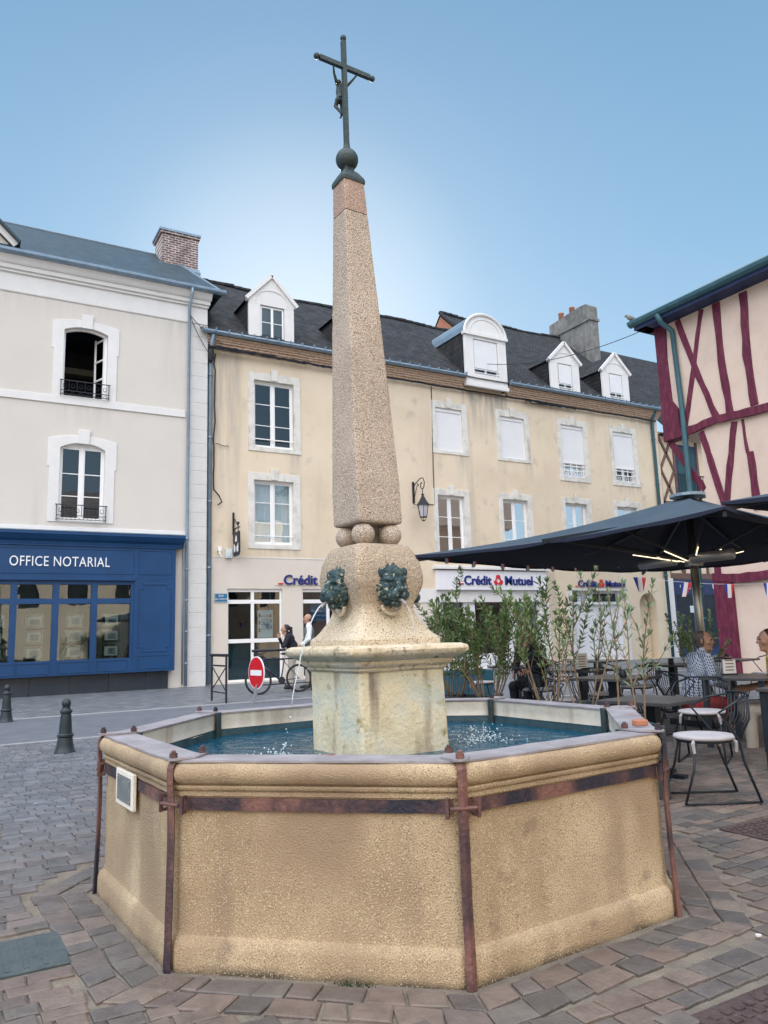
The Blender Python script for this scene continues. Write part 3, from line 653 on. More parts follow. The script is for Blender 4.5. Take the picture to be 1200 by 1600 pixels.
# lion masks with their spouts
def lion(face):
    r_ = random.Random(face); an = ROT+R([180, 270, 0, 90][face]); n_ = Vector((math.cos(an), math.sin(an), 0)); t_ = Vector((-n_.y, n_.x, 0)); zc = 1.585
    O = Vector((FC.x+shift(zc), FC.y, zc))+n_*.212
    P = lambda u, v, d: O+t_*u*1.0+n_*d*.88+Vector((0, 0, v*.90))
    m = mb(); m.smooth = True
    def blob(u, v, d, r, sc=(1, 1, 1)):
        c = P(u, v, d); k = len(m.v); m.ball((0, 0, 0), r, 12, 8)
        for i in range(k, len(m.v)):
            a, b_, c2 = m.v[i]; q = c+t_*(a*sc[0])+n_*(b_*sc[1])+Vector((0, 0, c2*sc[2])); m.v[i] = (q.x, q.y, q.z)
    blob(0, .0, .015, .085, (1.0, .75, 1.25)); blob(0, .075, .035, .05, (1.25, .9, .9))          # skull, forehead
    blob(0, -.005, .085, .026, (.9, 1.3, 1.9)); blob(0, -.032, .118, .025, (1.5, .9, .8))        # nose bridge and nose
    for s in (-1, 1):
        blob(s*.030, -.062, .095, .036, (1.0, 1.0, .95)); blob(s*.036, .036, .068, .023, (1.5, .9, .7))      # muzzle, brow
        blob(s*.040, .012, .062, .012); blob(s*.078, .085, .03, .024, (.9, .8, 1.2)); blob(s*.055, -.02, .05, .03)
    blob(0, -.115, .060, .030, (1.2, 1.0, .8))
    blob(0, .01, -.012, .098, (1.0, .62, 1.22))
    for ring_, n, rr, dd in ((.100, 30, .012, .012), (.086, 26, .013, .032), (.072, 22, .012, .048), (.058, 16, .010, .060)):
        for i in range(n):                                           # mane locks
            a = 2*math.pi*i/n+r_.uniform(-.1, .1); u, v = math.cos(a)*ring_*.84, math.sin(a)*ring_*1.16+.005
            if ring_ < .08 and v < .02: continue
            L = r_.uniform(.014, .024); tw = r_.uniform(-.9, .9)
            c0 = P(u, v, dd); c1 = P(u+math.cos(a+tw)*L, v+math.sin(a+tw)*L, dd+.004); c2 = P(u+math.cos(a+tw*1.8)*L*1.6, v+math.sin(a+tw*1.8)*L*1.6, dd-.018)
            m.tube([c0, c1, c2], [rr*.8, rr*.7, rr*.3], 7)
    for sg in (-1, 1):
        m.tube([P(sg*.05, .0, .075), P(sg*.065, -.04, .06), P(sg*.045, -.085, .06)], [.014, .016, .010], 8)
        m.tube([P(sg*.008, -.055, .12), P(sg*.045, -.062, .105), P(sg*.060, -.04, .085)], [.008, .010, .006], 7)
    o = m.build('lion_mask', 'bronze', fo); rm = o.modifiers.new('remesh', 'REMESH'); rm.mode = 'VOXEL'; rm.voxel_size = .0045; rm.use_smooth_shade = True
    m = mb(); m.tube([P(0, -.088, .08), P(.004, -.100, .125), P(.012, -.125, .155)], .008, 8); m.build('spout', 'iron_plate', o)
    m = mb(); N = 18; pts = [P(.066*math.cos(math.pi+math.pi*i/N)-.004, -.125+.055*math.sin(math.pi+math.pi*i/N), .0+.014) for i in range(N+1)]
    m.tube(pts, .010, 7); m.build('stone_lip', 'bulb_stone', o, smooth=True)
    return P
LP = [lion(k) for k in range(4)]
# weep hole at the foot of the pedestal, rust stain
# ---- water
m = mb(); m.add([ov(k, 1.405, .652) for k in range(8)], [tuple(range(8))]); tag(m.build('water', 'water'), kind='structure')
m = mb(); m.smooth = True; r_ = random.Random(12)
def jet(P, v0, rad, n=26, T=.46):
    pts = []; p0 = P(0, -.100, .125); nrm = (P(0, 0, 1)-P(0, 0, 0))
    for i in range(n):
        t = T*i/(n-1); q = p0+nrm*(v0*t)+Vector((0, 0, -.25*t-4.9*t*t))
        if q.z < .655: break
        pts.append(q+Vector((r_.uniform(-1, 1), r_.uniform(-1, 1), 0))*.0012*i/6)
    m.tube(pts[:int(n*.72)], [rad*(1-.35*i/n) for i in range(len(pts[:int(n*.72)]))], 7)
    for q in pts[int(n*.72):]:
        for _ in range(2): m.ball(q+Vector([r_.uniform(-.012, .012) for _ in range(3)]), r_.uniform(.003, .006), 6, 4)
    return pts[-1]
ends = [jet(LP[0], .78, .0042), Vector((2.80, 3.88, .66)), Vector((2.95, 3.95, .66))]
p0 = LP[1](.012, -.125, .155); m.tube([p0, p0+Vector((.012, -.03, -.06)), p0+Vector((.02, -.045, -.14)), p0+Vector((.025, -.05, -.22))], .0017, 5)
for e in ends:
    for _ in range(100):
        a = r_.uniform(0, 6.28); d = abs(r_.gauss(0, .12)); hgt = max(0, r_.gauss(.0, .035)) if d > .03 else r_.uniform(0, .10)
        m.ball((e.x+math.cos(a)*d, e.y+math.sin(a)*d, .656+hgt), r_.uniform(.0025, .0065), 6, 4, sc=(1, 1, .7 if hgt < .01 else 1))
tag(m.build('water_spray', 'water_drop'), kind='stuff')

# ------------------------------------------------------------------ walls and windows
def wall(m, x0, x1, z0, z1, T, holes, depth=.32, ex=0):
    """wall in the plane y=T with rectangular holes and their reveals"""
    holes = [(h[0]-ex, h[1]+ex, h[2]-ex, h[3]+ex) for h in holes]
    xs = sorted({x0, x1, *[h[0] for h in holes], *[h[1] for h in holes]}); zs = sorted({z0, z1, *[h[2] for h in holes], *[h[3] for h in holes]})
    for i in range(len(xs)-1):
        for j in range(len(zs)-1):
            cx, cz = (xs[i]+xs[i+1])/2, (zs[j]+zs[j+1])/2
            if any(h[0] < cx < h[1] and h[2] < cz < h[3] for h in holes): continue
            m.quad((xs[i], T, zs[j]), (xs[i+1], T, zs[j]), (xs[i+1], T, zs[j+1]), (xs[i], T, zs[j+1]))
    for a, b, c, d in holes:
        e = T+depth
        m.quad((a, T, c), (a, e, c), (a, e, d), (a, T, d)); m.quad((b, T, c), (b, e, c), (b, e, d), (b, T, d))
        m.quad((a, T, c), (b, T, c), (b, e, c), (a, e, c)); m.quad((a, T, d), (b, T, d), (b, e, d), (a, e, d))
def arch_loop(x0, x1, z0, z1, rise, n=10):
    """closed loop: bottom left, bottom right, then the arch from right to left"""
    pts = [(x0, z0), (x1, z0)]; w_ = x1-x0
    if rise <= 0: return pts+[(x1-w_*i/n, z1) for i in range(n+1)]
    rad = (w_*w_/4+rise*rise)/(2*rise); cz = z1-rad; xc = (x0+x1)/2; a = math.asin(min(1, w_/2/rad))
    return pts+[(xc+rad*math.sin(a-2*a*i/n), cz+rad*math.cos(a-2*a*i/n)) for i in range(n+1)]
def surround(parent, x0, x1, z0, z1, T, wx0, wx1, wz0, wz1, rise=0, key=None, ears=0, m_='worn_stone', proud=.03, sill=0):
    n = 10; inner = arch_loop(x0, x1, z0, z1, rise, n); outer = [(wx0, wz0), (wx1, wz0)]+[(wx1-(wx1-wx0)*i/n, wz1-(.0 if not rise else rise*.75*(abs(i-n/2)/(n/2))**2)) for i in range(n+1)]
    m = mb(); m.ring(inner, outer, 'y', T-proud, T+.20)
    if key:
        kx0, kx1, kz0, kz1 = key; m.prism([(kx0+.03, kz0), (kx1-.03, kz0), (kx1, kz1), (kx0, kz1)], 'y', T-proud-.04, T+.05)
    if ears:
        for a, b in ((wx0-.05, wx0+.02), (wx1-.02, wx1+.05)): m.box(a, b, T-proud+.003, T+.02, wz1-.95, wz1-rise*.75-.002)
    if sill: m.box(wx0+.05, wx1-.05, T-proud-.05, T+.02, z0-.09, z0-.002)
    return m.build('surround', m_, parent, bevel=.006, seg=1)
def window(root, x0, x1, z0, z1, T, rise=0, rows=3, sur=None, key=None, curtain='sheer', glass='glass', shutter=0, rail=None, ears=0,
           sm='worn_stone', label=None, open_=False, ft=.055, transom=None, cdepth=.14, lower=False, cfrac=1):
    yf = T+.13; n = 10
    m = mb(); inn = arch_loop(x0+ft, x1-ft, z0+ft, z1-ft, rise*.85, n); out = arch_loop(x0-.01, x1+.01, z0-.01, z1+.02, rise, n)
    m.ring(inn, out, 'y', yf, yf+.06); xc = (x0+x1)/2
    if not open_:
        zt = z1-ft
        m.box(xc-.045, xc+.045, yf-.012, yf+.05, z0+ft, zt)
        if rows > 1:
            for i in range(1, rows):
                z = z0+ft+(zt-rise*.5-z0-ft)*i/rows
                if transom: z = transom[i-1]
                for a, b in ((x0+ft, xc-.045), (xc+.045, x1-ft)): m.box(a, b, yf+.008, yf+.035, z-.013, z+.013)
        for a, b in ((x0+ft, xc-.045), (xc+.045, x1-ft)):      # sash stiles
            m.box(a, a+.035, yf+.004, yf+.045, z0+ft, zt); m.box(b-.035, b, yf+.004, yf+.045, z0+ft, zt)
            m.box(a+.035, b-.035, yf+.004, yf+.045, z0+ft, z0+ft+.05); m.box(a+.035, b-.035, yf+.004, yf+.045, zt-.05-rise*.4, zt)
    wn = m.build('window', 'pvc_white', root, bevel=.004, seg=1)
    if label: wn['label'] = label
    if open_:
        m = mb(); L = (x1-x0)/2-.06; hz = z1-.05
        def leaf(xh, dx, dy):
            P = lambda u, z: (xh+dx*u, yf+.03+dy*u, z)
            for u0, u1, a, b in ((0, .05, z0+.04, hz-rise), (L-.05, L, z0+.04, hz-rise*.3)): m.bar(P((u0+u1)/2, a), P((u0+u1)/2, b), .05, .04, up=(dy, -dx, 0))
            for z in (z0+.06, z0+.72, z0+1.3, hz-rise): m.bar(P(0, z), P(L, z+(.0)), .035, .05)
        leaf(x1-.06, -.35, .94); m.build('sash', 'pvc_white', wn)
        m = mb(); xh = x1-.06; m.quad((xh, yf+.03, z0+.05), (xh-.35*L, yf+.03+.94*L, z0+.05), (xh-.35*L, yf+.03+.94*L, hz-rise*.5), (xh, yf+.03, hz-rise)); m.build('glass', glass, wn)
    else:
        m = mb(); m.add([(x, yf+.025, z) for x, z in inn], [tuple(range(len(inn)))]); m.build('glass', glass, wn)
    if curtain:
        m = mb(); N = 36; zb = z0+.03+(1-cfrac)*(z1-z0); vs = []
        for i in range(N+1):
            x = x0+.02+(x1-x0-.04)*i/N
            for z in (zb, z1-.02): vs.append((x, yf+cdepth+.014*math.sin(i*1.9), z))
        m.add(vs, [(2*i, 2*i+2, 2*i+3, 2*i+1) for i in range(N)]); m.build('curtain', curtain, wn, smooth=True)
    if sur: surround(wn, x0, x1, z0, z1, T, *sur, rise=rise, key=key, ears=ears, m_=sm)
    if shutter:
        m = mb(); zb = z1-(z1-z0)*shutter; n_ = int((z1-zb)/.045); ys = T+.065
        for i in range(n_): z = zb+i*(z1-zb)/n_; m.box(x0+.035, x1-.035, ys, ys+.018, z+.002, z+(z1-zb)/n_-.0015)
        m.box(x0+.01, x1-.01, ys-.01, ys+.03, zb-.03, zb+.0005)
        for a, b in ((x0, x0+.033), (x1-.033, x1)): m.box(a, b, ys-.012, ys+.03, z0, z1)
        m.box(x0+.034, x1-.034, ys-.03, ys+.03, z1-.13, z1)
        m.build('roller_shutter', 'shutter_white', wn)
    if rail == 'bar':
        m = mb(); z = z0+.27; m.box(x0-.01, x1+.01, T+.03, T+.06, z, z+.03); m.build('guard_bar', 'pvc_white', wn)
    if rail == 'balustrade':
        m = mb(); zt = z0+.62
        for z in (z0+.06, z0+.30, zt-.12, zt): m.box(x0+.02, x1-.02, T+.01, T+.05, z, z+.035)
        for i in range(4):
            a = x0+.1+(x1-x0-.2)*i/3; m.box(a-.012, a+.012, T+.015, T+.045, z0+.0, zt)
        for i in range(3):
            a = x0+.26+(x1-x0-.52)*i/2; m.ring([(a+.06*math.cos(q*.7854), z0+.195+.05*math.sin(q*.7854)) for q in range(8)], [(a+.08*math.cos(q*.7854), z0+.195+.07*math.sin(q*.7854)) for q in range(8)], 'y', T+.02, T+.04)
        m.build('balustrade', 'pvc_white', wn)
    if rail == 'iron':
        m = mb(); zt = z0+.42; yb_ = T-.10
        for z in (z0+.01, z0+.12, zt): m.box(x0-.06, x1+.06, yb_-.01, yb_+.01, z, z+.018)
        m.tube([(x0-.09, yb_, zt+.012), (x1+.09, yb_, zt+.012)], .014, 8)
        for a in (x0-.05, x1+.05): m.box(a-.01, a+.01, yb_-.01, yb_+.01, z0, zt); m.box(a-.008, a+.008, yb_, T+.02, zt-.02, zt); m.box(a-.008, a+.008, yb_, T+.02, z0+.0, z0+.02)
        k = 6; wd = (x1-x0+.1)/k
        for i in range(k):
            a = x0-.05+wd*(i+.5); 
            for sg in (-1, 1):
                pts = []
                for j in range(15):
                    t = j/14; q = t*4.4; rr = wd*.42*(1-t*.72); pts.append((a+sg*(wd*.04+rr*math.sin(q)*.55), yb_, z0+.20+rr*math.cos(q)*.9+.055))
                m.tube(pts, .006, 5)
            m.tube([(a-wd*.35, yb_, z0+.03), (a, yb_, z0+.10), (a+wd*.35, yb_, z0+.03)], .006, 5)
            if i: m.box(a-wd*.5-.006, a-wd*.5+.006, yb_-.006, yb_+.006, z0+.12, zt)
        m.build('balcony_rail', 'black_iron', wn)
    return wn
def dark_room(root, holes, T, m='interior', depth=2.2, name='interior'):
    k = mb()
    x0 = min(h[0] for h in holes)-.4; x1 = max(h[1] for h in holes)+.4; z0 = min(h[2] for h in holes)-.3; z1 = max(h[3] for h in holes)+.3
    k.quad((x0, T+depth, z0), (x1, T+depth, z0), (x1, T+depth, z1), (x0, T+depth, z1)); k.quad((x0, T+.33, z0), (x0, T+depth, z0), (x0, T+depth, z1), (x0, T+.33, z1))
    k.quad((x1, T+.33, z0), (x1, T+depth, z0), (x1, T+depth, z1), (x1, T+.33, z1)); k.quad((x0, T+.33, z0), (x1, T+.33, z0), (x1, T+depth, z0), (x0, T+depth, z0)); k.quad((x0, T+.33, z1), (x1, T+.33, z1), (x1, T+depth, z1), (x0, T+depth, z1))
    return k.build(name, m, root)

# ------------------------------------------------------------------ the notary's house on the left
T = 22.5
nb = thing('notary_house', 'pale rendered house with slate roof and blue shopfront reading OFFICE NOTARIAL', 'house', (0, T, 0))
NX0, NX1 = -8.0, 6.72
wins = [(2.54, 3.74, 8.33, 10.44, .14), (2.55, 3.75, 4.74, 6.98, .17), (-1.4, -.2, 8.33, 10.44, .14), (-1.4, -.2, 4.74, 6.98, .17), (-5.2, -4.0, 8.33, 10.44, .14), (-5.2, -4.0, 4.74, 6.98, .17)]
m = mb(); holes = [(a, b, c, d) for a, b, c, d, _ in wins]+[(-6.5, 4.55, .55, 3.0)]
wall(m, NX0, NX1, 3.2, 12.2, T, holes[:6], ex=.04); wall(m, NX0, NX1, 0, 3.2, T, holes[6:]); m.quad((NX1, T, 0), (NX1, T+9, 0), (NX1, T+9, 12.2), (NX1, T, 12.2)); m.quad((NX0, T, 0), (NX0, T+9, 0), (NX0, T+9, 12.2), (NX0, T, 12.2))
m.quad((NX1, T+.05, 12.1), (NX1, T+9, 12.1), (NX1, T+4.5, 14.7)); m.quad((NX0, T+.05, 12.1), (NX0, T+9, 12.1), (NX0, T+4.5, 14.7))
m.build('wall', 'notary_wall', nb)
m = mb()
m.box(NX0, 6.05, T-.04, T+.02, 8.08, 8.30); m.box(NX0, NX1-.002, T-.035, T+.02, 11.18, 12.0)          # string course, frieze
m.box(NX0, NX1+.02, T-.10, T, 11.72, 11.80); m.box(NX0, NX1+.05, T-.16, T, 11.80, 11.93)
m.prism([(T, 11.93), (T-.19, 11.93), (T-.24, 11.98), (T-.30, 12.08), (T-.32, 12.12), (T-.32, 12.2), (T, 12.2)], 'x', NX0, NX1+.08)
m.box(NX0, 6.05, T-.03, T+.02, 11.16, 11.178)
z = 0.0; i = 0; qm = mb()
while z < 11.15:                                                   # quoins at the right corner
    qm.box(6.17, NX1+.015, T-.022, T+.03, z+.004, min(z+.42, 11.15)); z += .43; i += 1
qm.box(6.18, NX1+.002, T-.014, T+.02, 0, 11.16)
m.box(NX0, 6.15, T-.03, T+.02, 4.42, 4.56)
m.build('stone_trim', 'white_stone', nb, bevel=.006, seg=1); qm.build('quoins', 'quoin_stone', nb, bevel=.004, seg=1)
for i, (a, b, c, d, rise) in enumerate(wins):
    up = c > 8
    window(nb, a, b, c, d, T, rise=rise, rows=3, sur=(a-.27, b+.27, c-.04, d+.22), key=(a+.44, b-.42, d-.03, d+.43-.05), ears=1, sm='white_stone',
           curtain=None, glass='glass', rail='iron', open_=(i == 0), transom=(c+.72, c+1.36) if not up else None)
dark_room(nb, holes[:6], T, m='interior', depth=3)
m = mb(); m.quad((1.0, T+.5, 11.0), (4.6, T+.5, 11.0), (4.6, T+3, 10.9), (1.0, T+3, 10.9)); m.box(1.9, 4.4, T+2.5, T+2.9, 9.85, 10.05); m.build('room_ceiling', 'shop_interior', nb)
# roof: slope to the ridge, hip at the right
m = mb(); E0, EZ = T-.34, 12.22; RT, RZ = 25.4, 14.73; RXR = 6.15
m.quad((NX0-.2, E0, EZ), (NX1+.42, E0, EZ), (RXR, RT, RZ), (NX0-.2, RT, RZ)); m.quad((NX1+.42, E0, EZ), (NX1+.42, T+8.3, EZ-.1), (RXR, RT, RZ))
m.quad((NX0-.2, T+8.3, EZ-.1), (NX1+.42, T+8.3, EZ-.1), (RXR, RT, RZ), (NX0-.2, RT, RZ)); m.quad((NX0-.2, E0, EZ-.02), (NX1+.42, E0, EZ-.02), (NX1+.42, T+.1, EZ-.02), (NX0-.2, T+.1, EZ-.02))
rf = m.build('roof', 'slate', nb)
m = mb(); m.tube([(NX0-.2, RT, RZ+.015), (RXR, RT, RZ+.015), (NX1+.42, E0, EZ+.02)], .035, 6); m.build('ridge_capping', 'zinc', rf)
m = mb(); m.prism([(E0+.02, EZ+.05), (E0-.10, EZ+.055), (E0-.155, EZ+.02), (E0-.15, EZ-.045), (E0-.09, EZ-.09), (E0+.02, EZ-.09)], 'x', NX0-.2, NX1+.47)
for i in range(24): x = NX0+i*.62; m.box(x, x+.02, E0-.165, E0, EZ+.055, EZ+.07)
m.build('gutter', 'zinc', rf)
m = mb(); m.box(5.75, 7.0, 24.6, 25.6, 13.2, 14.55); m.box(5.75, 7.0, 24.6, 25.6, 14.55, 15.2); m.box(5.69, 7.06, 24.54, 25.66, 15.2, 15.28)
ch = m.build('chimney', 'chimney_brick', rf)
m = mb(); m.box(5.66, 7.08, 24.52, 25.68, 15.28, 15.36); m.prism([(24.45, 13.78), (24.6, 13.95), (24.6, 14.1), (24.42, 13.9)], 'x', 5.66, 7.05); m.box(5.62, 5.75, 24.5, 25.5, 13.9, 14.05); m.build('coping', 'zinc', ch)
# the end gable of a cross roof at the far left
m = mb(); m.prism([(-3.5, 12.3), (1.0, 12.5), (1.0, 12.7), (-.9, 14.5), (-3.5, 14.5)], 'y', 22.75, 26); m.build('cross_gable', 'notary_wall', rf)
m = mb(); m.bar((-1.2, 22.6, 14.98), (1.22, 22.6, 12.66), .26, .07, up=(0, 1, 0)); m.build('verge_board', 'white_stone', rf)
m = mb(); m.bar((-1.2, 24.0, 15.06), (1.28, 24.0, 12.68), 3.2, .06); m.build('cross_roof', 'slate', rf)
def pipe(root, pts, m='zinc', r_=.045, name='downpipe', joints=True):
    k = mb(); k.smooth = True; k.tube(pts, r_, 10)
    if joints:
        a, b = Vector(pts[-2]), Vector(pts[-1]); n = 5
        for i in range(n): p = a.lerp(b, (i+.3)/n); k.lathe([(r_*1.25, p.z-.03), (r_*1.25, p.z+.03)], (p.x, p.y), 10)
    return k.build(name, m, root)
pipe(nb, [(6.12, T-.45, 12.15), (6.12, T-.42, 11.95), (6.12, T-.12, 11.6), (6.12, T-.11, 4.6), (6.12, T-.11, .05)])
pipe(nb, [(6.03, T-.06, 4.4), (6.03, T-.06, .1)], r_=.02, joints=False)
# shopfront
sf = mb(); S = T-.34
bx0 = -6.9
sf.box(bx0, 5.74, S, T+.0, 3.10, 4.02)                             # fascia
sf.box(4.58, 5.74, S, T, .52, 3.10)                                # right panel
sf.box(bx0, 4.58, S, T, .52, .92)                                  # stall riser
sf.prism([(T, 4.02), (S-.02, 4.02), (S-.04, 4.10), (S-.12, 4.16), (S-.20, 4.26), (S-.22, 4.28), (S-.22, 4.36), (T, 4.36)], 'x', bx0-.1, 5.96)
sf.box(bx0, 5.80, S-.04, S, 3.985, 4.018)
sf.box(bx0, 4.60, S-.05, S, 3.05, 3.13)
for a in (4.6, 3.56, 2.58, 1.56, .66, -.3, -1.3, -2.3, -3.3, -4.3, -5.3, -6.3):   # mullions
    sf.box(a-.11 if a != 4.6 else a-.10, a+.005 if a == 4.6 else a+.05, S+.03, T, .92, 3.10)
sf.box(bx0, 4.5, S+.034, T-.01, 2.42, 2.56)
sf.box(bx0, 4.5, S+.038, T-.02, 2.94, 3.10)
def mould(x0, x1, z0, z1, y, ww=.022):
    inn = [(x0+ww, z0+ww), (x1-ww, z0+ww), (x1-ww, z1-ww), (x0+ww, z1-ww)]; out = [(x0, z0), (x1, z0), (x1, z1), (x0, z1)]
    sf.ring(inn, out, 'y', y-.014, y+.002)
mould(-6.7, 4.56, 3.23, 3.92, S); mould(4.68, 5.64, 3.23, 3.92, S); mould(4.70, 5.62, .60, .97, S)
for a in (-5.2, -4.2, -3.2, -2.2, -1.2, -.2, .8, 1.64, 2.64, 3.62): mould(a, a+.82, .58, .88, S)
c_ = .12; o_l = [(4.70, 1.06+c_), (4.70+c_, 1.06+c_), (4.70+c_, 1.06), (5.62-c_, 1.06), (5.62-c_, 1.06+c_), (5.62, 1.06+c_), (5.62, 2.98-c_), (5.62-c_, 2.98-c_), (5.62-c_, 2.98), (4.70+c_, 2.98), (4.70+c_, 2.98-c_), (4.70, 2.98-c_)]
cc = Vector((5.16, 2.02)); sf.ring([tuple(cc+(Vector(p)-cc)*.955) for p in o_l], o_l, 'y', S-.014, S+.002)
sfo = sf.build('shopfront', 'blue_paint', nb, bevel=.004, seg=1)
m = mb(); m.box(bx0, 4.55, S+.10, S+.11, .92, 3.08); m.build('shop_glass', 'shop_glass', sfo)
m = mb(); m.quad((bx0, T+.15, .6), (4.55, T+.15, .6), (4.55, T+.15, 2.45), (bx0, T+.15, 2.45)); m.build('display_panel', 'shop_interior', sfo)
dark_room(nb, [holes[6]], T, m='interior_teal', depth=1.5, name='shop_room')
for x in (2.12, 1.12):
    pass
for a0 in (3.86, 2.90, 1.90, .95):
    for z0 in (1.84, 1.42, 1.0):
        m = mb(); m.box(a0-.06, a0+.40, T-.10, T-.085, z0-.05, z0+.31); lf = m.build('photo_holder', 'dark_glass', sfo)
        m = mb(); m.box(a0, a0+.34, T-.125, T-.101, z0, z0+.25); m.build('photo_card', 'poster_white', lf); m = mb(); m.box(a0+.05+rnd.uniform(0, .05), a0+.29, T-.128, T-.1255, z0+.04, z0+.21-rnd.uniform(0, .05)); m.build('photo', 'photo_teal', lf)
text_mesh('lettering', 'OFFICE NOTARIAL', .38, (1.38, S-.0145, 3.43), 'letter_white', sfo, ext=.012, width=2.52, space=1.08)
m = mb()
for i in range(14): x = -8+i*1.0; m.box(max(x, -8)+.004, min(x+.996, 5.62), T-.10, T, 0.0, .50)
m.build('plinth_tile', 'dark_tile', nb)
m = mb(); m.box(bx0-.12, 5.98, S-.23, T, 4.361, 4.385); m.build('lead_flashing', 'zinc', sfo)

# ------------------------------------------------------------------ the bank
T = 22.7
bk = thing('bank_building', 'long cream building with dormers in a dark tiled roof and a bank below', 'building', (0, T, 0))
BX0, BX1 = 6.73, 27.45; EZ = 10.5
W2 = [(8.34, 9.73, 7.45, 9.70), (15.42, 16.62, 8.02, 9.66), (18.44, 19.66, 8.0, 9.68), (21.60, 22.84, 7.46, 9.70), (24.58, 25.80, 7.48, 9.72), (11.9, 13.2, 7.45, 9.70)]
W1 = [(8.33, 9.69, 4.28, 6.36), (15.36, 16.55, 4.02, 6.33), (18.37, 19.60, 4.02, 6.36), (21.57, 22.77, 4.02, 6.40), (24.50, 25.70, 4.02, 6.42), (11.9, 13.2, 4.28, 6.36)]
G = [(7.46, 9.27, .06, 2.88), (9.95, 13.6, .06, 2.88), (15.25, 20.05, .02, 2.72), (21.6, 24.45, .02, 2.86), (25.34, 26.46, .02, 2.80)]
m = mb(); wall(m, BX0, BX1, 3.86, EZ+.5, T, W2+W1, ex=.04)
m.quad((BX1, T, 0), (BX1, T+10, 0), (BX1, T+10, EZ+.4), (BX1, T, EZ+.4)); m.quad((BX1, T, EZ+.4), (BX1, T+10.8, EZ+.4), (BX1, T+5.4, 16.2))
m.quad((BX0+.002, T, EZ+.4), (BX0+.002, T+6.8, EZ+.4), (BX0+.002, T+3.4, 14.3))
wall(m, 13.8, BX1, 2.9, 3.86, T, []); wall(m, 20.1, BX1, 0, 2.9, T, [G[3], G[4]], depth=.45)
m.build('wall', 'cream_wall', bk)
m = mb(); wall(m, BX0, 13.8, 2.92, 3.86, T, []); wall(m, BX0, 13.8, 0, 2.92, T, [G[0], G[1]], depth=.2); wall(m, 13.8, 20.1, 0, 2.9, T, [G[2]], depth=.3)
m.build('ground_floor_wall', 'bank_lower', bk)
spec = [('A', W2[0], 1, 'bar', 0, 'sheer'), ('w', W2[1], 1, None, 1.0, None), ('w', W2[2], 1, None, 1.0, None), ('w', W2[3], 1, 'balustrade', .72, None), ('w', W2[4], 1, 'balustrade', .72, None), ('x', W2[5], 1, None, 0, 'sheer')]
for n_, (a, b, c, d), s_, rail, sh, cu in spec:
    window(bk, a, b, c, d, T, rows=3, sur=(a-.20, b+.24, c-.14 if sh != 1 else c-.12, d+.26), key=((a+b)/2-.13, (a+b)/2+.13, d+.02, d+.40), curtain=None if n_ == 'A' else cu, shutter=sh, rail=rail, glass='glass')
for i, (a, b, c, d) in enumerate(W1):
    window(bk, a, b, c, d, T, rows=3, sur=(a-.20, b+.24, c-.14, d+.24), key=((a+b)/2-.13, (a+b)/2+.13, d+.02, d+.38), curtain='sheer' if i in (0, 2, 5) else 'curtain', cfrac=1 if i != 1 else .36, rail='bar' if i == 0 else None, cdepth=.10)
dark_room(bk, W2+W1, T, depth=2.5)
m = mb(); m.box(BX0, 13.8, T-.012, T+.0, 3.84, 3.87); m.box(13.95, 20.1, T-.03, T, 2.42, 2.9)
for a, b in ((14.9, 15.25), (20.05, 20.35)): m.box(a, b, T-.03, T, 0, 2.42)
for a, b in ((21.36, 21.6), (24.45, 24.7)): m.box(a, b, T-.02, T, 0, 2.9)
m.box(21.36, 24.7, T-.02, T, 2.86, 2.95); m.box(27.0, 27.47, T-.10, T, 0, 3.4)
m.build('stone_trim', 'white_stone', bk)
# roof
m = mb(); EY = T-.42; k = .93; e0 = 10.93
def rz(y): return e0+k*(y-22.3)
r_ = random.Random(5)
def slope(x0, x1, y1, m, hole=None):
    n = int((x1-x0)/.8); q = 5; vs = []
    for i in range(n+1):
        x = x0+(x1-x0)*i/n
        for j in range(q+1):
            y = EY+(y1-EY)*j/q; z = rz(y)+(.05*math.sin(x*.55+j)+.03*math.sin(x*1.7))*(j/q if j < q else 1)+r_.uniform(-.012, .012); vs.append((x, y, z))
    m.add(vs, [(i*(q+1)+j, (i+1)*(q+1)+j, (i+1)*(q+1)+j+1, i*(q+1)+j+1) for i in range(n) for j in range(q)])
slope(BX0-.25, 19.6, 26.1, m); slope(19.6, BX1+.25, 28.1, m)
m.quad((BX0-.25, 26.1, 14.44), (19.6, 26.1, 14.44), (19.6, 30, 11), (BX0-.25, 30, 11)); m.quad((19.6, 28.1, 16.28), (BX1+.25, 28.1, 16.28), (BX1+.25, 33, 11.5), (19.6, 33, 11.5))
rf = m.build('roof', 'plain_tile', bk)
m = mb(); m.quad((19.62, 26.1, 14.3), (19.62, 28.1, 16.15), (19.62, 30.5, 13.9), (19.62, 28.5, 12)); m.build('gable_wall', 'terracotta', rf)
m = mb(); r_ = random.Random(8)                                    # ridge tiles, a little uneven
for x0, x1, y, z in ((BX0-.25, 19.6, 26.1, 14.47), (19.6, BX1+.25, 28.1, 16.33)):
    x = x0
    while x < x1:
        dz = .05*math.sin(x*.55+5)+.03*math.sin(x*1.7)+r_.uniform(-.01, .02); m.tube([(x, y, z+dz), (min(x+.34, x1), y, z+dz+.01)], .09, 7); x += .33
for i in range(9): t = i/9; m.tube([(19.6, 26.1+2*t, 14.46+1.86*t), (19.6, 26.1+2*(t+.11), 14.48+1.86*(t+.11))], .09, 7)
m.build('ridge_tile', 'plain_tile', rf)
m = mb(); r_ = random.Random(2)                                    # corbelled tile cornice
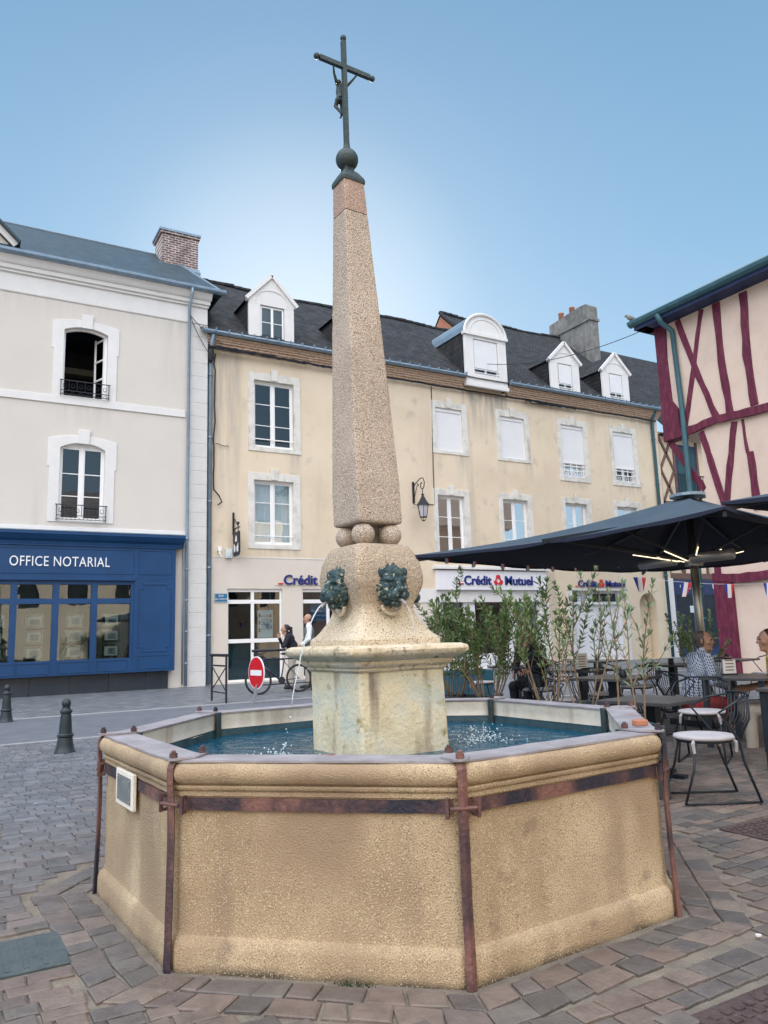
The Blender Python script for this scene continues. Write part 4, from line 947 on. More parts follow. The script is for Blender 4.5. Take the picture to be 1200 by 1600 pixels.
for i, (yo, z0, z1) in enumerate(((.10, 10.54, 10.60), (.16, 10.605, 10.665), (.22, 10.67, 10.73), (.27, 10.735, 10.795), (.32, 10.80, 10.86))):
    x = BX0
    while x < BX1:
        w_ = r_.uniform(.18, .30)
        if not 16.62 < x < 18.7: m.box(x, min(x+w_-.012, BX1), T-yo+r_.uniform(-.012, .012), T+.05, z0+r_.uniform(-.004, .004), z1)
        x += w_
m.build('tile_cornice', 'eave_tile', bk)
m = mb()
for a, b in ((BX0-.25, 16.6), (18.72, BX1+.2)):
    m.prism([(EY+.05, 10.93), (EY-.10, 10.95), (EY-.14, 10.90), (EY-.08, 10.85), (EY+.05, 10.86)], 'x', a, b)
    x = a
    while x < b: m.box(x, x+.025, EY-.15, EY-.02, 10.94, 11.02); x += .42
    m.box(a, b, EY-.03, EY-.015, 10.95, 10.99)
m.build('gutter', 'zinc', rf)
def dormer(x0, x1, yf, zb, zs, za, win, kind):
    m = mb(); xc = (x0+x1)/2; a, b, c, d = win
    if kind == 'gable':
        top = [(x1+.07, zs-.06), (x1+.07, zs+.02), (xc, za), (x0-.07, zs+.02), (x0-.07, zs-.06), (x0, zs-.06)]
        outer = [(x0, zb), (x1, zb), (x1, zs-.06)]+top[0:3]+top[3:]
    else:
        rad = (x1-x0)/2+.02; outer = [(x0, zb), (x1, zb), (x1, zs)]+[(xc+rad*math.cos(math.pi*i/16), zs+(za-zs)*math.sin(math.pi*i/16)) for i in range(17)]+[(x0, zs)]
    # front with an opening: left, right, below and above pieces
    n = len(outer); m.box(x0, a, yf, yf+.15, zb, d); m.box(b, x1, yf, yf+.15, zb, d); m.box(a, b, yf, yf+.15, zb, c)
    top_ = [(x0, d), (x1, d)]+[p for p in outer if p[1] > d-1e-6]; m.prism(top_, 'y', yf, yf+.15)
    dn = m.build('dormer', 'white_stone', rf, bevel=.008, seg=1)
    m = mb(); zc_ = lambda y: y
    # raised moulding round the top
    if kind == 'gable':
        m.bar((x0-.11, yf-.03, zs-.02), (xc, yf-.03, za+.02), .12, .09, up=(0, 1, 0)); m.bar((x1+.11, yf-.03, zs-.02), (xc, yf-.03, za+.02), .12, .09, up=(0, 1, 0))
        arc = [(xc+(x1-x0)*.36*math.cos(math.pi*i/14), d+.10+(za-d)*.42*math.sin(math.pi*i/14)) for i in range(15)]; m.tube([(x, yf-.005, z) for x, z in arc], .018, 6)
    else:
        rad = (x1-x0)/2; m.tube([(xc+rad*math.cos(math.pi*i/18), yf-.02, zs+(za-zs)*math.sin(math.pi*i/18)) for i in range(19)], .06, 6)
        m.tube([(xc+(rad-.28)*math.cos(math.pi*i/18), yf-.005, zs+.08+(za-zs-.28)*math.sin(math.pi*i/18)) for i in range(19)], .022, 6)
        m.box(x0-.06, x1+.06, yf-.08, yf+.1, zs-.10, zs+.02); m.box(x0-.03, x1+.03, yf-.04, yf+.1, zb-.02, zb+.12)
    m.build('moulding', 'white_stone', dn)
    m = mb(); yb_ = 22.3+(zs-e0)/k+.2; yt = 22.3+(za-e0)/k+.2
    for x in (x0, x1): m.quad((x, yf+.1, zb), (x, yb_+.2, zb), (x, yb_+.2, zs), (x, yf+.1, zs))
    m.build('cheek', 'plain_tile', dn); m = mb()
    if kind == 'gable':
        for x in (x0-.09, x1+.09): m.quad((x, yf+.02, zs-.02), (xc, yf+.02, za+.03), (xc, yt+.4, za+.03), (x, yb_+.4, zs-.02))
    else:
        P = [(xc+((x1-x0)/2+.04)*math.cos(math.pi*i/12), zs+(za+.05-zs)*math.sin(math.pi*i/12)) for i in range(13)]
        for i in range(12): m.quad((P[i][0], yf+.05, P[i][1]), (P[i+1][0], yf+.05, P[i+1][1]), (P[i+1][0], yt+.5, P[i+1][1]), (P[i][0], yt+.5, P[i][1]))
    m.build('dormer_roof', 'plain_tile' if kind == 'gable' else 'zinc', dn)
    return dn
D0 = 22.55
d1 = dormer(8.12, 9.72, D0, 11.03, 12.42, 13.35, (8.52, 9.38, 11.15, 12.28), 'gable')
def small_window(root, a, b, c, d, y, sh):
    m = mb(); xc = (a+b)/2; m.ring([(a+.05, c+.05), (b-.05, c+.05), (b-.05, d-.05), (a+.05, d-.05)], [(a, c), (b, c), (b, d), (a, d)], 'y', y, y+.05)
    m.box(xc-.04, xc+.04, y-.01, y+.04, c+.05, d-.05)
    for u0, u1 in ((a+.05, xc-.04), (xc+.04, b-.05)): m.box(u0, u1, y+.005, y+.03, (c+d)/2-.012, (c+d)/2+.012)
    w_ = m.build('window', 'pvc_white', root); m = mb(); m.quad((a, y+.02, c), (b, y+.02, c), (b, y+.02, d), (a, y+.02, d)); m.build('glass', 'glass', w_)
    m = mb(); m.quad((a, y+.14, c), (b, y+.14, c), (b, y+.14, d), (a, y+.14, d)); m.build('curtain', 'curtain', w_)
    if sh:
        m = mb(); n = int((d-c-.25)/.045)
        for i in range(n): z = c+.25+i*.045; m.box(a+.03, b-.03, y-.05, y-.035, z+.002, z+.043)
        for z in (c+.04, c+.18): m.box(a-.01, b+.01, y-.09, y-.055, z, z+.03)
        m.build('roller_shutter', 'shutter_white', w_)
small_window(bk, 8.54, 9.36, 11.16, 12.26, D0+.06, 0)
dormer(16.66, 18.66, D0-.22, 10.60, 12.72, 13.55, (17.08, 18.24, 11.1, 12.50), 'round'); small_window(bk, 17.08, 18.24, 11.1, 12.50, D0-.14, 1)
dormer(21.15, 22.75, D0, 11.03, 12.38, 13.22, (21.56, 22.34, 11.2, 12.30), 'gable'); small_window(bk, 21.56, 22.34, 11.2, 12.30, D0+.06, 1)
dormer(24.1, 25.7, D0, 11.03, 12.38, 13.22, (24.51, 25.29, 11.2, 12.30), 'gable'); small_window(bk, 24.51, 25.29, 11.2, 12.30, D0+.06, 1)
dormer(11.30, 12.60, D0, 11.03, 12.38, 13.05, (11.6, 12.3, 11.2, 12.30), 'gable'); small_window(bk, 11.6, 12.3, 11.2, 12.30, D0+.06, 0)
m = mb(); m.box(27.12, 27.68, 25.9, 28.8, 13.2, 17.05); m.box(27.06, 27.74, 25.84, 28.86, 16.55, 16.68); m.prism([(25.9, 17.05), (28.8, 17.05), (28.8, 17.32), (26.6, 17.50), (26.1, 17.46), (25.9, 17.30)], 'x', 27.12, 27.68)
chy = m.build('chimney', 'old_render', rf)
for y in (27.35, 28.15):
    m = mb(); m.lathe([(.15, 17.35), (.13, 17.75), (.16, 17.77), (.16, 17.83), (.11, 17.84)], (27.4, y), 10); m.build('chimney_pot', 'terracotta', chy, smooth=True)
# downpipes, cables, small boxes on the wall
pipe(bk, [(6.86, EY, 10.85), (6.86, T-.16, 10.5), (6.86, T-.09, 10.2), (6.86, T-.09, .05)], r_=.07)
pipe(bk, [(27.05, EY+.1, 10.85), (27.05, T-.12, 10.5), (27.05, T-.09, 10.2), (27.05, T-.09, .05)], m='teal_metal', r_=.07)
m = mb(); m.smooth = True; r_ = random.Random(4)
def wobble(a, b, n, am, s=0):
    a, b = Vector(a), Vector(b); rr = random.Random(s); return [a.lerp(b, i/n)+Vector((rr.uniform(-am, am), 0, rr.uniform(-am, am))) for i in range(n+1)]
m.tube(wobble((6.70, T-.16, 10.45), (6.64, T-.16, 3.3), 22, .03, 1), .045, 7); m.tube(wobble((7.0, T-.10, 10.3), (6.99, T-.10, 5.9), 16, .03, 2)+[Vector((7.15, T-.1, 5.75)), Vector((7.25, T-.1, 5.55)), Vector((7.12, T-.12, 5.45))], .022, 6)
for s in range(4): m.tube(wobble((6.75, T-.22-.02*s, 10.55-.03*s), (11.5, T-.16, 10.47), 26, .035, 10+s), .024, 6)
m.tube(wobble((11.4, T-.15, 10.47), (16.6, T-.14, 10.46), 14, .015, 5), .035, 6); m.tube(wobble((18.7, T-.14, 10.46), (27.2, T-.14, 10.44), 24, .02, 6), .035, 6)
m.tube(wobble((16.6, T-.12, 10.46), (18.7, T-.12, 10.46), 6, .01, 6), .03, 6)
for s in range(3): m.tube(wobble((19.6, T-.18, 10.45-.04*s), (22.4, T-.16, 10.42), 12, .05, 20+s), .022, 6)
m.ball((6.84, T-.2, 10.25), .16, 10, 8, sc=(.7, .6, 1.8))
m.tube(wobble((15.28, T-.02, 10.45), (15.2, T-.02, 5.95), 10, .012, 7)+[Vector((14.7, T-.02, 5.96))], .016, 6)
m.tube(wobble((7.05, T-.06, 7.4), (7.5, T-.06, 7.35), 5, .03, 9), .012, 5)
m.build('wall_cable', 'cable_black', bk)
m = mb(); m.box(6.66, 6.78, T-.14, T-.0, .05, 3.3); m.build('cable_duct', 'zinc', bk)
m = mb(); m.box(7.13, 7.24, T-.12, T, 4.02, 4.16); m.tube([(7.18, T-.10, 4.0), (7.18, T-.16, 3.93), (7.22, T-.16, 3.85)], .025, 6); m.build('security_camera', 'pvc_white', bk)
m = mb(); m.box(7.38, 7.58, T-.10, T, 3.82, 4.10); m.box(7.43, 7.53, T-.115, T-.10, 3.87, 4.0); m.build('alarm_box', 'poster_white', bk)
m = mb(); m.box(7.05, 7.47, T-.03, T, 2.46, 2.74); ss = m.build('street_plate', 'street_blue', bk, bevel=.01)
m = mb(); m.ring([(7.065, 2.475), (7.455, 2.475), (7.455, 2.725), (7.065, 2.725)], [(7.055, 2.465), (7.465, 2.465), (7.465, 2.735), (7.055, 2.735)], 'y', T-.034, T-.0305); m.build('plate_border', 'letter_white', ss)
text_mesh('street_name', 'RUE', .085, (7.26, T-.035, 2.63), 'letter_white', ss, ext=.002, align='CENTER'); text_mesh('street_name', 'PAUL CONSTANT', .062, (7.26, T-.035, 2.54), 'letter_white', ss, ext=.002, align='CENTER')
# bank entrance glazing (left)
def glazing(root, x0, x1, z0, z1, y, cols, rows, name='glazed_door', ft=.06, glass='dark_glass', backs='interior_teal'):
    m = mb(); m.ring([(x0+ft, z0+ft), (x1-ft, z0+ft), (x1-ft, z1-ft*1.6), (x0+ft, z1-ft*1.6)], [(x0, z0), (x1, z0), (x1, z1), (x0, z1)], 'y', y, y+.08)
    for c in cols: m.box(c-.05, c+.05, y-.005, y+.07, z0+ft, z1-ft)
    for rr in rows: m.box(x0+ft, x1-ft, y-.01, y+.06, rr-.06, rr+.06)
    o = m.build(name, 'pvc_white', root, bevel=.004, seg=1)
    m = mb(); m.quad((x0, y+.03, z0), (x1, y+.03, z0), (x1, y+.03, z1), (x0, y+.03, z1)); m.build('glass', glass, o)
    return o
gd = glazing(bk, 7.46, 9.27, .06, 2.88, T+.08, (8.30,), (1.28, 2.48))
glazing(bk, 9.95, 13.6, .06, 2.88, T+.08, (10.9, 11.9), (2.48,))
m = mb(); m.quad((7.5, T+.2, .06), (8.3, T+.2, .06), (8.3, T+.2, 1.28), (7.5, T+.2, 1.28)); m.quad((8.3, T+.2, .06), (9.2, T+.2, .06), (9.2, T+.2, 1.28), (8.3, T+.2, 1.28)); m.build('frosted_panel', 'interior_teal', gd)
dark_room(bk, G[:2], T, depth=2.5, m='interior', name='bank_lobby')
m = mb(); m.box(8.50, 9.00, T+.16, T+.18, 1.36, 2.22); ps = m.build('poster', 'poster_white', gd)
for u in (8.58, 8.92): m = mb(); m.box(u-.004, u+.004, T+.17, T+.175, 2.22, 2.85); m.build('hanger', 'poster_white', ps)
text_mesh('poster_heading', 'RENTREE', .09, (8.76, T+.155, 2.0), 'letter_red', gd, ext=.002, align='CENTER')
for i, t in enumerate(('Le bonheur', 'c\'est d\'etre', 'bien assure', 'en toutes', 'circonstances')): text_mesh('poster_text', t, .062, (8.76, T+.155, 1.90-i*.07), 'letter_navy', gd, ext=.002, align='CENTER')
m = mb()
for u, z in ((8.56, 2.06), (8.55, 1.83), (8.55, 1.6), (8.93, 2.04), (8.94, 1.88), (8.94, 1.70)): m.box(u-.025, u+.025, T+.152, T+.158, z-.06, z+.06)
m.build('poster_phones', 'interior_teal', gd)
m = mb(); m.box(10.3, 10.95, T+.16, T+.18, 1.85, 2.4); m.build('blue_poster', 'street_blue', bk)
for i, t in enumerate(('Espaces', 'numeriques')): text_mesh('poster_text', t, .12, (10.35, T+.155, 2.15-i*.15), 'letter_white', bk, ext=.002)
# the three bank signs
def sign_text(parent, x0, x1, z, h, y, dash=True):
    L = x1-x0; text_mesh('lettering', 'Crédit', h*1.40, (x0, y, z), 'letter_navy', parent, ext=.02, bold=h*.028, width=L*.385)
    text_mesh('lettering', 'Mutuel', h*1.40, (x0+L*.585, y, z), 'letter_navy', parent, ext=.02, bold=h*.028, width=L*.415)
    m = mb(); xc = x0+L*.485; R_ = h*.66                                 # emblem: three red petals round a centre
    for a in (90, 210, 330):
        ca, sa = math.cos(R(a)), math.sin(R(a)); c = Vector((xc+ca*R_*.55, z+h*.46+sa*R_*.55)); u = Vector((ca, sa)); v = Vector((-sa, ca))
        pl = [c+u*R_*.42+v*R_*.26, c+u*R_*.22+v*R_*.44, c-u*R_*.10+v*R_*.36, c-u*R_*.22+v*R_*.10, c-u*R_*.22-v*R_*.10, c-u*R_*.10-v*R_*.36, c+u*R_*.22-v*R_*.44, c+u*R_*.42-v*R_*.26]
        m.prism([tuple(p) for p in pl], 'y', y-.02, y+.012)
        for sg in (-1, 1): q = c-u*R_*.40+v*sg*R_*.5; m.prism([(q.x+R_*.13*math.cos(i), q.y+R_*.13*math.sin(i)) for i in range(6)], 'y', y-.018, y+.012)
    m.build('emblem', 'letter_red', parent)
    if dash: m = mb(); m.box(x0-h*.62, x0-h*.12, y-.02, y+.01, z, z+h*.14); m.build('red_dash', 'letter_red', parent)
sgn = mb(); sgn.box(9.0, 12.9, T-.02, T-.003, 3.0, 3.02); s0 = sgn.build('shop_sign', 'bank_lower', bk); sign_text(s0, 9.31, 12.35, 3.02, .31, T-.045)
m = mb(); m.box(15.1, 20.2, T-.17, T, 2.86, 3.56); s1 = m.build('shop_sign', 'sign_white', bk, bevel=.006); m = mb(); m.box(15.0, 20.3, T-.26, T, 3.60, 3.68); m.box(15.05, 20.25, T-.2, T, 3.68, 3.73); m.build('sign_hood', 'white_stone', s1)
sign_text(s1, 16.25, 19.45, 3.05, .33, T-.19)
m = mb(); m.box(21.7, 24.7, T-.02, T-.003, 2.97, 2.99); s2 = m.build('shop_sign', 'cream_wall', bk); sign_text(s2, 21.95, 24.55, 3.01, .27, T-.045)
# middle shop window behind the bushes, white door on the right, niche
m = mb(); y = T+.12
for a, b in ((15.25, 15.45), (16.35, 16.85), (18.3, 18.75), (19.85, 20.05)): m.box(a, b, y-.05, y+.1, .02, 2.72)
m.box(15.25, 20.05, y-.04, y+.09, 2.58, 2.72); m.box(15.25, 20.05, y-.04, y+.09, .02, .55)
md = m.build('shop_window', 'door_white', bk); m = mb(); m.quad((15.4, y+.03, .5), (19.9, y+.03, .5), (19.9, y+.03, 2.6), (15.4, y+.03, 2.6)); m.build('glass', 'glass', md); dark_room(bk, [G[2]], T+.05, depth=1.8, name='shop_room')
m = mb(); m.box(15.5, 16.3, y+.12, y+.14, .55, 2.58); m.box(18.8, 19.8, y+.12, y+.14, .55, 2.58); m.build('blind', 'sheer', md)
m = mb(); y = T+.22; m.box(21.6, 24.45, y, y+.1, 0, 2.86); m.box(21.6, 21.75, y-.12, y, 0, 2.86); m.box(24.3, 24.45, y-.12, y, 0, 2.86); m.box(21.75, 24.3, y-.12, y, 2.30, 2.38)
for a, b in ((21.9, 23.0), (23.08, 24.2)): m.ring([(a+.06, .3), (b-.06, .3), (b-.06, 2.12), (a+.06, 2.12)], [(a, .22), (b, .22), (b, 2.2), (a, 2.2)], 'y', y-.025, y)
dr = m.build('door', 'door_white', bk); m = mb(); m.box(21.8, 22.05, y-.03, y-.001, 2.42, 2.74); m.box(22.95, 24.2, y-.03, y-.001, 2.42, 2.74); m.build('fanlight', 'interior', dr)
m = mb(); m.box(22.1, 22.85, y-.05, y-.03, 2.48, 2.72); pk = m.build('notice', 'poster_white', dr); text_mesh('notice_text', 'C bis', .2, (22.2, y-.055, 2.53), 'letter_navy', dr, ext=.002)
m = mb(); m.box(23.95, 24.02, y-.06, y, 1.35, 1.52); m.build('letter_slot', 'black_iron', dr)
m = mb(); m.quad((25.2, T+.42, 0), (26.6, T+.42, 0), (26.6, T+.42, 2.9), (25.2, T+.42, 2.9)); m.build('niche_back', 'cream_wall', bk)
m = mb(); lp = arch_loop(25.39, 26.41, .0, 2.76, .5); ou = [(25.342, 0), (26.458, 0)]+[(26.458-1.116*i/10, 2.798) for i in range(11)]; m.ring(lp, ou, 'y', T+.002, T+.40); m.build('niche_arch', 'cream_wall', bk)

# key sign, wall lantern
hs = thing('hanging_sign', 'small black iron hanging sign cut with a white emblem beside the left windows', 'sign', (7.66, T, 4.6))
m = mb(); m.box(7.62, 7.67, T-.05, T-.001, 4.55, 5.25); m.bar((7.645, T-.04, 4.72), (7.645, T-.62, 4.72), .03, .03); m.bar((7.645, T-.04, 5.1), (7.645, T-.5, 4.74), .02, .02)
m.tube([(7.645, T-.05-.07*math.sin(i*.6)*(1-i/14), 4.92+.12*math.cos(i*.6)*(1-i/14)) for i in range(12)], .014, 6); m.ball((7.645, T-.48, 4.86), .045, 8, 6); m.bar((7.645, T-.48, 4.58), (7.645, T-.48, 4.86), .02, .02); m.bar((7.645, T-.18, 4.58), (7.645, T-.18, 4.72), .02, .02)
m.build('bracket', 'black_iron', hs)
m = mb(); m.prism([(T-.12, 3.85), (T-.06, 4.0), (T-.05, 4.58), (T-.60, 4.60), (T-.62, 4.0), (T-.54, 3.87)], 'x', 7.625, 7.665); pl_ = m.build('panel', 'black_iron', hs)
m = mb()
for q in ([(T-.26, 4.30), (T-.42, 4.30), (T-.40, 4.44), (T-.34, 4.50), (T-.28, 4.44)], [(T-.14, 3.98), (T-.26, 3.98), (T-.30, 4.12), (T-.14, 4.25)], [(T-.54, 3.98), (T-.42, 3.98), (T-.38, 4.12), (T-.54, 4.25)]): m.prism(q, 'x', 7.618, 7.6245)
m.build('emblem', 'letter_white', pl_)
lt = thing('wall_lantern', 'black iron wall lantern on a scrolled bracket above the middle bank sign', 'lamp', (14.3, T, 5.5)); lx, ly = 14.32, T-.62
m = mb(); m.smooth = False; m.box(lx-.04, lx+.04, T-.04, T-.001, 5.95, 6.72); m.smooth = True
m.tube([(lx, T-.02, 6.55), (lx, T-.25, 6.66), (lx, T-.5, 6.76), (lx, T-.68, 6.74), (lx, T-.76, 6.58), (lx, T-.72, 6.42), (lx, T-.62, 6.34), (lx, T-.52, 6.42), (lx, T-.50, 6.54), (lx, T-.57, 6.60), (lx, T-.62, 6.56)], .018, 7)
m.tube([(lx, T-.03, 6.05), (lx, T-.16, 6.3), (lx, T-.32, 6.62)], .014, 6); m.tube([(lx, T-.30, 6.62), (lx, T-.38, 6.56), (lx, T-.34, 6.50)], .012, 6); m.tube([(lx, ly, 6.36), (lx, ly, 6.15)], .016, 6)
m.tube([(lx, T-.02, 5.98), (lx, T-.1, 5.88), (lx, T-.3, 5.86), (lx, T-.5, 5.86)], .010, 5); m.build('bracket', 'black_iron', lt)
m = mb(); m.lathe([(.05, 6.18), (.07, 6.15), (.03, 6.13), (.05, 6.10), (.08, 6.05), (.15, 5.92), (.24, 5.80), (.25, 5.77)], (lx, ly), 6); m.build('lantern_cap', 'black_iron', lt)
m = mb(); m.lathe([(.20, 5.77), (.125, 5.36)], (lx, ly), 6); m.build('lantern_glass', 'lamp_glass', lt)
m = mb()
for i in range(6):
    a = i*math.pi/3; m.bar((lx+.205*math.cos(a), ly+.205*math.sin(a), 5.77), (lx+.13*math.cos(a), ly+.13*math.sin(a), 5.36), .016, .016); m.bar((lx+.13*math.cos(a), ly+.13*math.sin(a), 5.36), (lx+.05*math.cos(a), ly+.05*math.sin(a), 5.24), .012, .012)
m.lathe([(.14, 5.345), (.14, 5.37)], (lx, ly), 6); m.lathe([(.06, 5.22), (.06, 5.25)], (lx, ly), 6); m.build('lantern_frame', 'black_iron', lt)

# ------------------------------------------------------------------ the lattice-timbered house in the passage
lh = thing('lattice_house', 'narrow cream house with brown lattice timbering and a dark shopfront behind the parasol', 'house', (27.5, 22.9, 0))
m = mb(); m.box(27.5, 34, 22.9, 30, 0, 10.1); m.build('wall', 'cream_wall', lh)
m = mb(); m.quad((27.72, 22.3, 10.0), (35.5, 22.3, 10.0), (35.5, 28.1, 16.2), (27.72, 28.1, 16.2)); m.quad((27.72, 33, 11.5), (35.5, 33, 11.5), (35.5, 28.1, 16.2), (27.72, 28.1, 16.2)); m.box(27.72, 34.2, 22.25, 22.9, 9.92, 9.99); m.build('roof', 'plain_tile', lh)
m = mb()
for i in range(4):
    z = 3.7+i*1.55
    for a, b in ((27.65, 28.55), (28.55, 27.65)): m.bar((a, 22.87, z), (b, 22.87, z+1.55), .11, .06, up=(0, 1, 0))
for x in (27.58, 28.62, 30.2, 31.8): m.box(x-.06, x+.06, 22.84, 22.9, 3.5, 9.95)
m.box(27.5, 34, 22.83, 22.9, 3.4, 3.65); m.box(27.5, 34, 22.84, 22.9, 6.7, 6.9); m.build('timber', 'brown_timber', lh)
m = mb(); m.box(28.7, 30.1, 22.86, 22.9, 7.3, 9.6); wn = m.build('window', 'navy_wood', lh); m = mb(); m.box(28.8, 30.0, 22.85, 22.86, 7.4, 9.5); m.build('glass', 'interior_teal', wn)
m = mb()
for i in range(12): x = 28.6+i*.14; m.box(x, x+.02, 22.6, 22.62, 7.2, 8.1)
m.box(28.5, 30.3, 22.59, 22.63, 8.1, 8.15); m.box(28.5, 30.3, 22.59, 22.9, 7.15, 7.2); m.build('balcony_rail', 'black_iron', lh)
m = mb(); m.box(27.6, 33.9, 22.7, 22.9, 0, 3.35); sh = m.build('shopfront', 'navy_wood', lh)
m = mb(); m.box(27.75, 29.2, 22.68, 22.7, .4, 2.7); m.box(29.4, 31.5, 22.68, 22.7, .4, 2.7); m.build('dark_window', 'interior', sh)
m = mb(); m.box(28.5, 28.75, 22.66, 22.68, 1.9, 2.2); m.box(28.75, 29.0, 22.66, 22.68, 1.25, 1.9); m.build('notice', 'poster_white', sh)
text_mesh('lettering', 'CAFE', .3, (28.0, 22.69, 2.95), 'letter_white', sh, ext=.01); text_mesh('lettering', 'PUB', .3, (30.2, 22.69, 2.95), 'letter_white', sh, ext=.01)

# ------------------------------------------------------------------ the burgundy timbered house on the right
X = 17.9
th = thing('timbered_house', 'timber-framed house with crooked burgundy beams and slate roof at the right edge', 'house', (X, 14.5, 0))
m = mb(); m.box(X, X+8, 2, 14.5, 6.70, 10.05); m.box(X+.06, X+8, 2, 13.42, 2.6, 6.70); m.box(X+.10, X+8, 2, 12.9, 0, 2.6); m.build('wall', 'pink_render', th)
r_ = random.Random(11)
def beam(pts, wd, m, x=X, proud=.035):
    """crooked timber on the plane x, pts as (y, z)"""
    n = len(pts); dense = []; wd *= .86
    for i in range(n-1):
        for j in range(4): t = j/4; dense.append((pts[i][0]*(1-t)+pts[i+1][0]*t, pts[i][1]*(1-t)+pts[i+1][1]*t))
    dense.append(pts[-1]); L = []; Rr = []
    for i, p in enumerate(dense):
        a = Vector(dense[max(0, i-1)]); b = Vector(dense[min(len(dense)-1, i+1)]); t = (b-a).normalized(); nn = Vector((-t.y, t.x)); ww = wd/2
        L.append(tuple(Vector(p)+nn*(ww+r_.uniform(-.018, .018)))); Rr.append(tuple(Vector(p)-nn*(ww+r_.uniform(-.018, .018))))
    m.prism(L+Rr[::-1], 'x', x-proud, x+.02)
def one(name, pts, wd, x=X, proud=.035): k = mb(); beam(pts, wd, k, x, proud); k.build(name, 'burgundy', th, bevel=.008, seg=1)
k = mb(); k.prism([(14.56, 10.05), (14.55, 8.5), (14.56, 6.6), (13.98, 6.6), (13.97, 6.95), (13.97, 7.45), (14.16, 7.75), (14.2, 9.0), (14.14, 10.05)], 'x', X-.05, X+.3); k.build('corner_post', 'burgundy', th, bevel=.01)
one('brace', [(13.74, 10.03), (13.26, 8.26), (12.80, 6.88)], .20); one('brace', [(12.93, 10.03), (13.30, 8.71), (13.80, 6.9)], .17, proud=.030)
one('stud', [(12.46, 10.03), (12.47, 8.37), (12.38, 6.9)], .24); one('stud', [(11.63, 10.0), (11.72, 8.3), (11.66, 6.9)], .26); one('stud', [(10.7, 10.0), (10.75, 8.1), (10.7, 6.9)], .25); one('stud', [(9.6, 10.0), (9.65, 8.1), (9.6, 6.9)], .25)
k = mb(); pts = [(14.56, 6.72), (13.6, 6.74), (12.8, 6.82), (11.9, 6.76), (10.5, 6.75), (8, 6.75), (2, 6.75)]; beam(pts, .26, k, X, .06); k.build('rail', 'burgundy', th, bevel=.01)
X2 = X+.06
one('brace', [(13.37, 6.62), (13.16, 5.75), (12.84, 4.3)], .20, X2); one('brace', [(12.33, 6.64), (12.52, 5.83), (12.80, 4.55)], .20, X2, .03)
one('stud', [(12.10, 6.64), (12.04, 5.72)], .09, X2); one('stud', [(11.97, 5.74), (11.93, 4.2)], .24, X2); one('stud', [(10.9, 6.6), (10.95, 4.2)], .24, X2); one('stud', [(13.30, 4.3), (13.28, 2.6)], .24, X2)
one('bracket', [(14.45, 6.62), (13.95, 5.8), (13.45, 5.0)], .24, X2, .0)
k = mb(); k.box(X-.02, X+.3, 12.88, 13.42, 0, 2.55); k.build('ground_post', 'burgundy', th, bevel=.02)
k = mb(); beam([(13.42, 2.60), (12.6, 2.50), (11.6, 2.55), (10, 2.6), (4, 2.6)], .26, k, X2, .10); k.build('ground_beam', 'burgundy', th)
k = mb(); k.box(X-.45, X+.1, 2, 14.86, 10.06, 10.14); k.box(X-.5, X-.44, 2, 14.9, 10.06, 10.34); k.box(X-.45, X+8, 14.5, 14.9, 10.06, 10.14); k.build('eaves_board', 'navy_wood', th)
k = mb(); k.prism([(X-.50, 10.35), (X-.63, 10.35), (X-.68, 10.30), (X-.66, 10.22), (X-.58, 10.16), (X-.50, 10.16)], 'y', 2, 15.0); k.build('gutter', 'teal_metal', th)
k = mb(); k.quad((X-.55, 2, 10.34), (X-.55, 14.95, 10.34), (X+2.2, 14.2, 11.85), (X+2.2, 2, 11.85)); k.quad((X-.55, 14.95, 10.34), (X+8, 14.95, 10.34), (X+8, 14.2, 11.85), (X+2.2, 14.2, 11.85)); k.quad((X+2.2, 2, 11.85), (X+2.2, 14.2, 11.85), (X+8, 14.2, 11.2), (X+8, 2, 11.2)); k.build('roof', 'timber_slate', th)
pipe(th, [(X-.6, 13.95, 10.2), (X-.5, 13.92, 9.95), (X-.1, 13.88, 9.75), (X-.1, 13.80, 7.4), (X-.08, 13.79, 4.3), (X-.08, 13.79, .05)], m='teal_metal', r_=.075)
bd = thing('finial_bird', 'grey bird-shaped finial perched on the corner of the timbered house gutter', 'finial', (X-.6, 14.95, 10.36))
m = mb(); m.smooth = True; m.tube([(X-.60, 15.05, 10.52), (X-.60, 14.98, 10.50), (X-.6, 14.88, 10.42), (X-.6, 14.74, 10.36)], [.03, .07, .075, .03], 8); m.ball((X-.6, 15.06, 10.57), .05, 8, 6); m.build('body', 'old_render', bd)
m = mb(); m.smooth = True
for a, b, sag, rr in (((X-.3, 14.6, 10.05), (17.66, 22.3, 11.55), .35, .012), ((6.1, 22.3, 11.35), (7.2, 22.4, 10.6), .08, .012), ((6.15, 22.35, 11.3), (6.8, 22.4, 10.2), .12, .012), ((6.6, 22.4, 11.1), (7.6, 22.5, 10.9), .03, .01)):
    a, b = Vector(a), Vector(b); m2 = mb(); m2.smooth = True; m2.tube([a.lerp(b, i/16)-Vector((0, 0, sag*4*(i/16)*(1-i/16))) for i in range(17)], rr, 5)
    L_ = {.35: 'thin black cable strung from the timbered house to the round-topped dormer', .08: 'short black cable from the notary house pipe to the bank gutter', .12: 'looped black cable hanging down beside the notary house downpipe', .03: 'short wire between the corner stones and the bank roof'}[sag]
    tag(m2.build('overhead_cable', 'cable_black'), L_, 'cable')

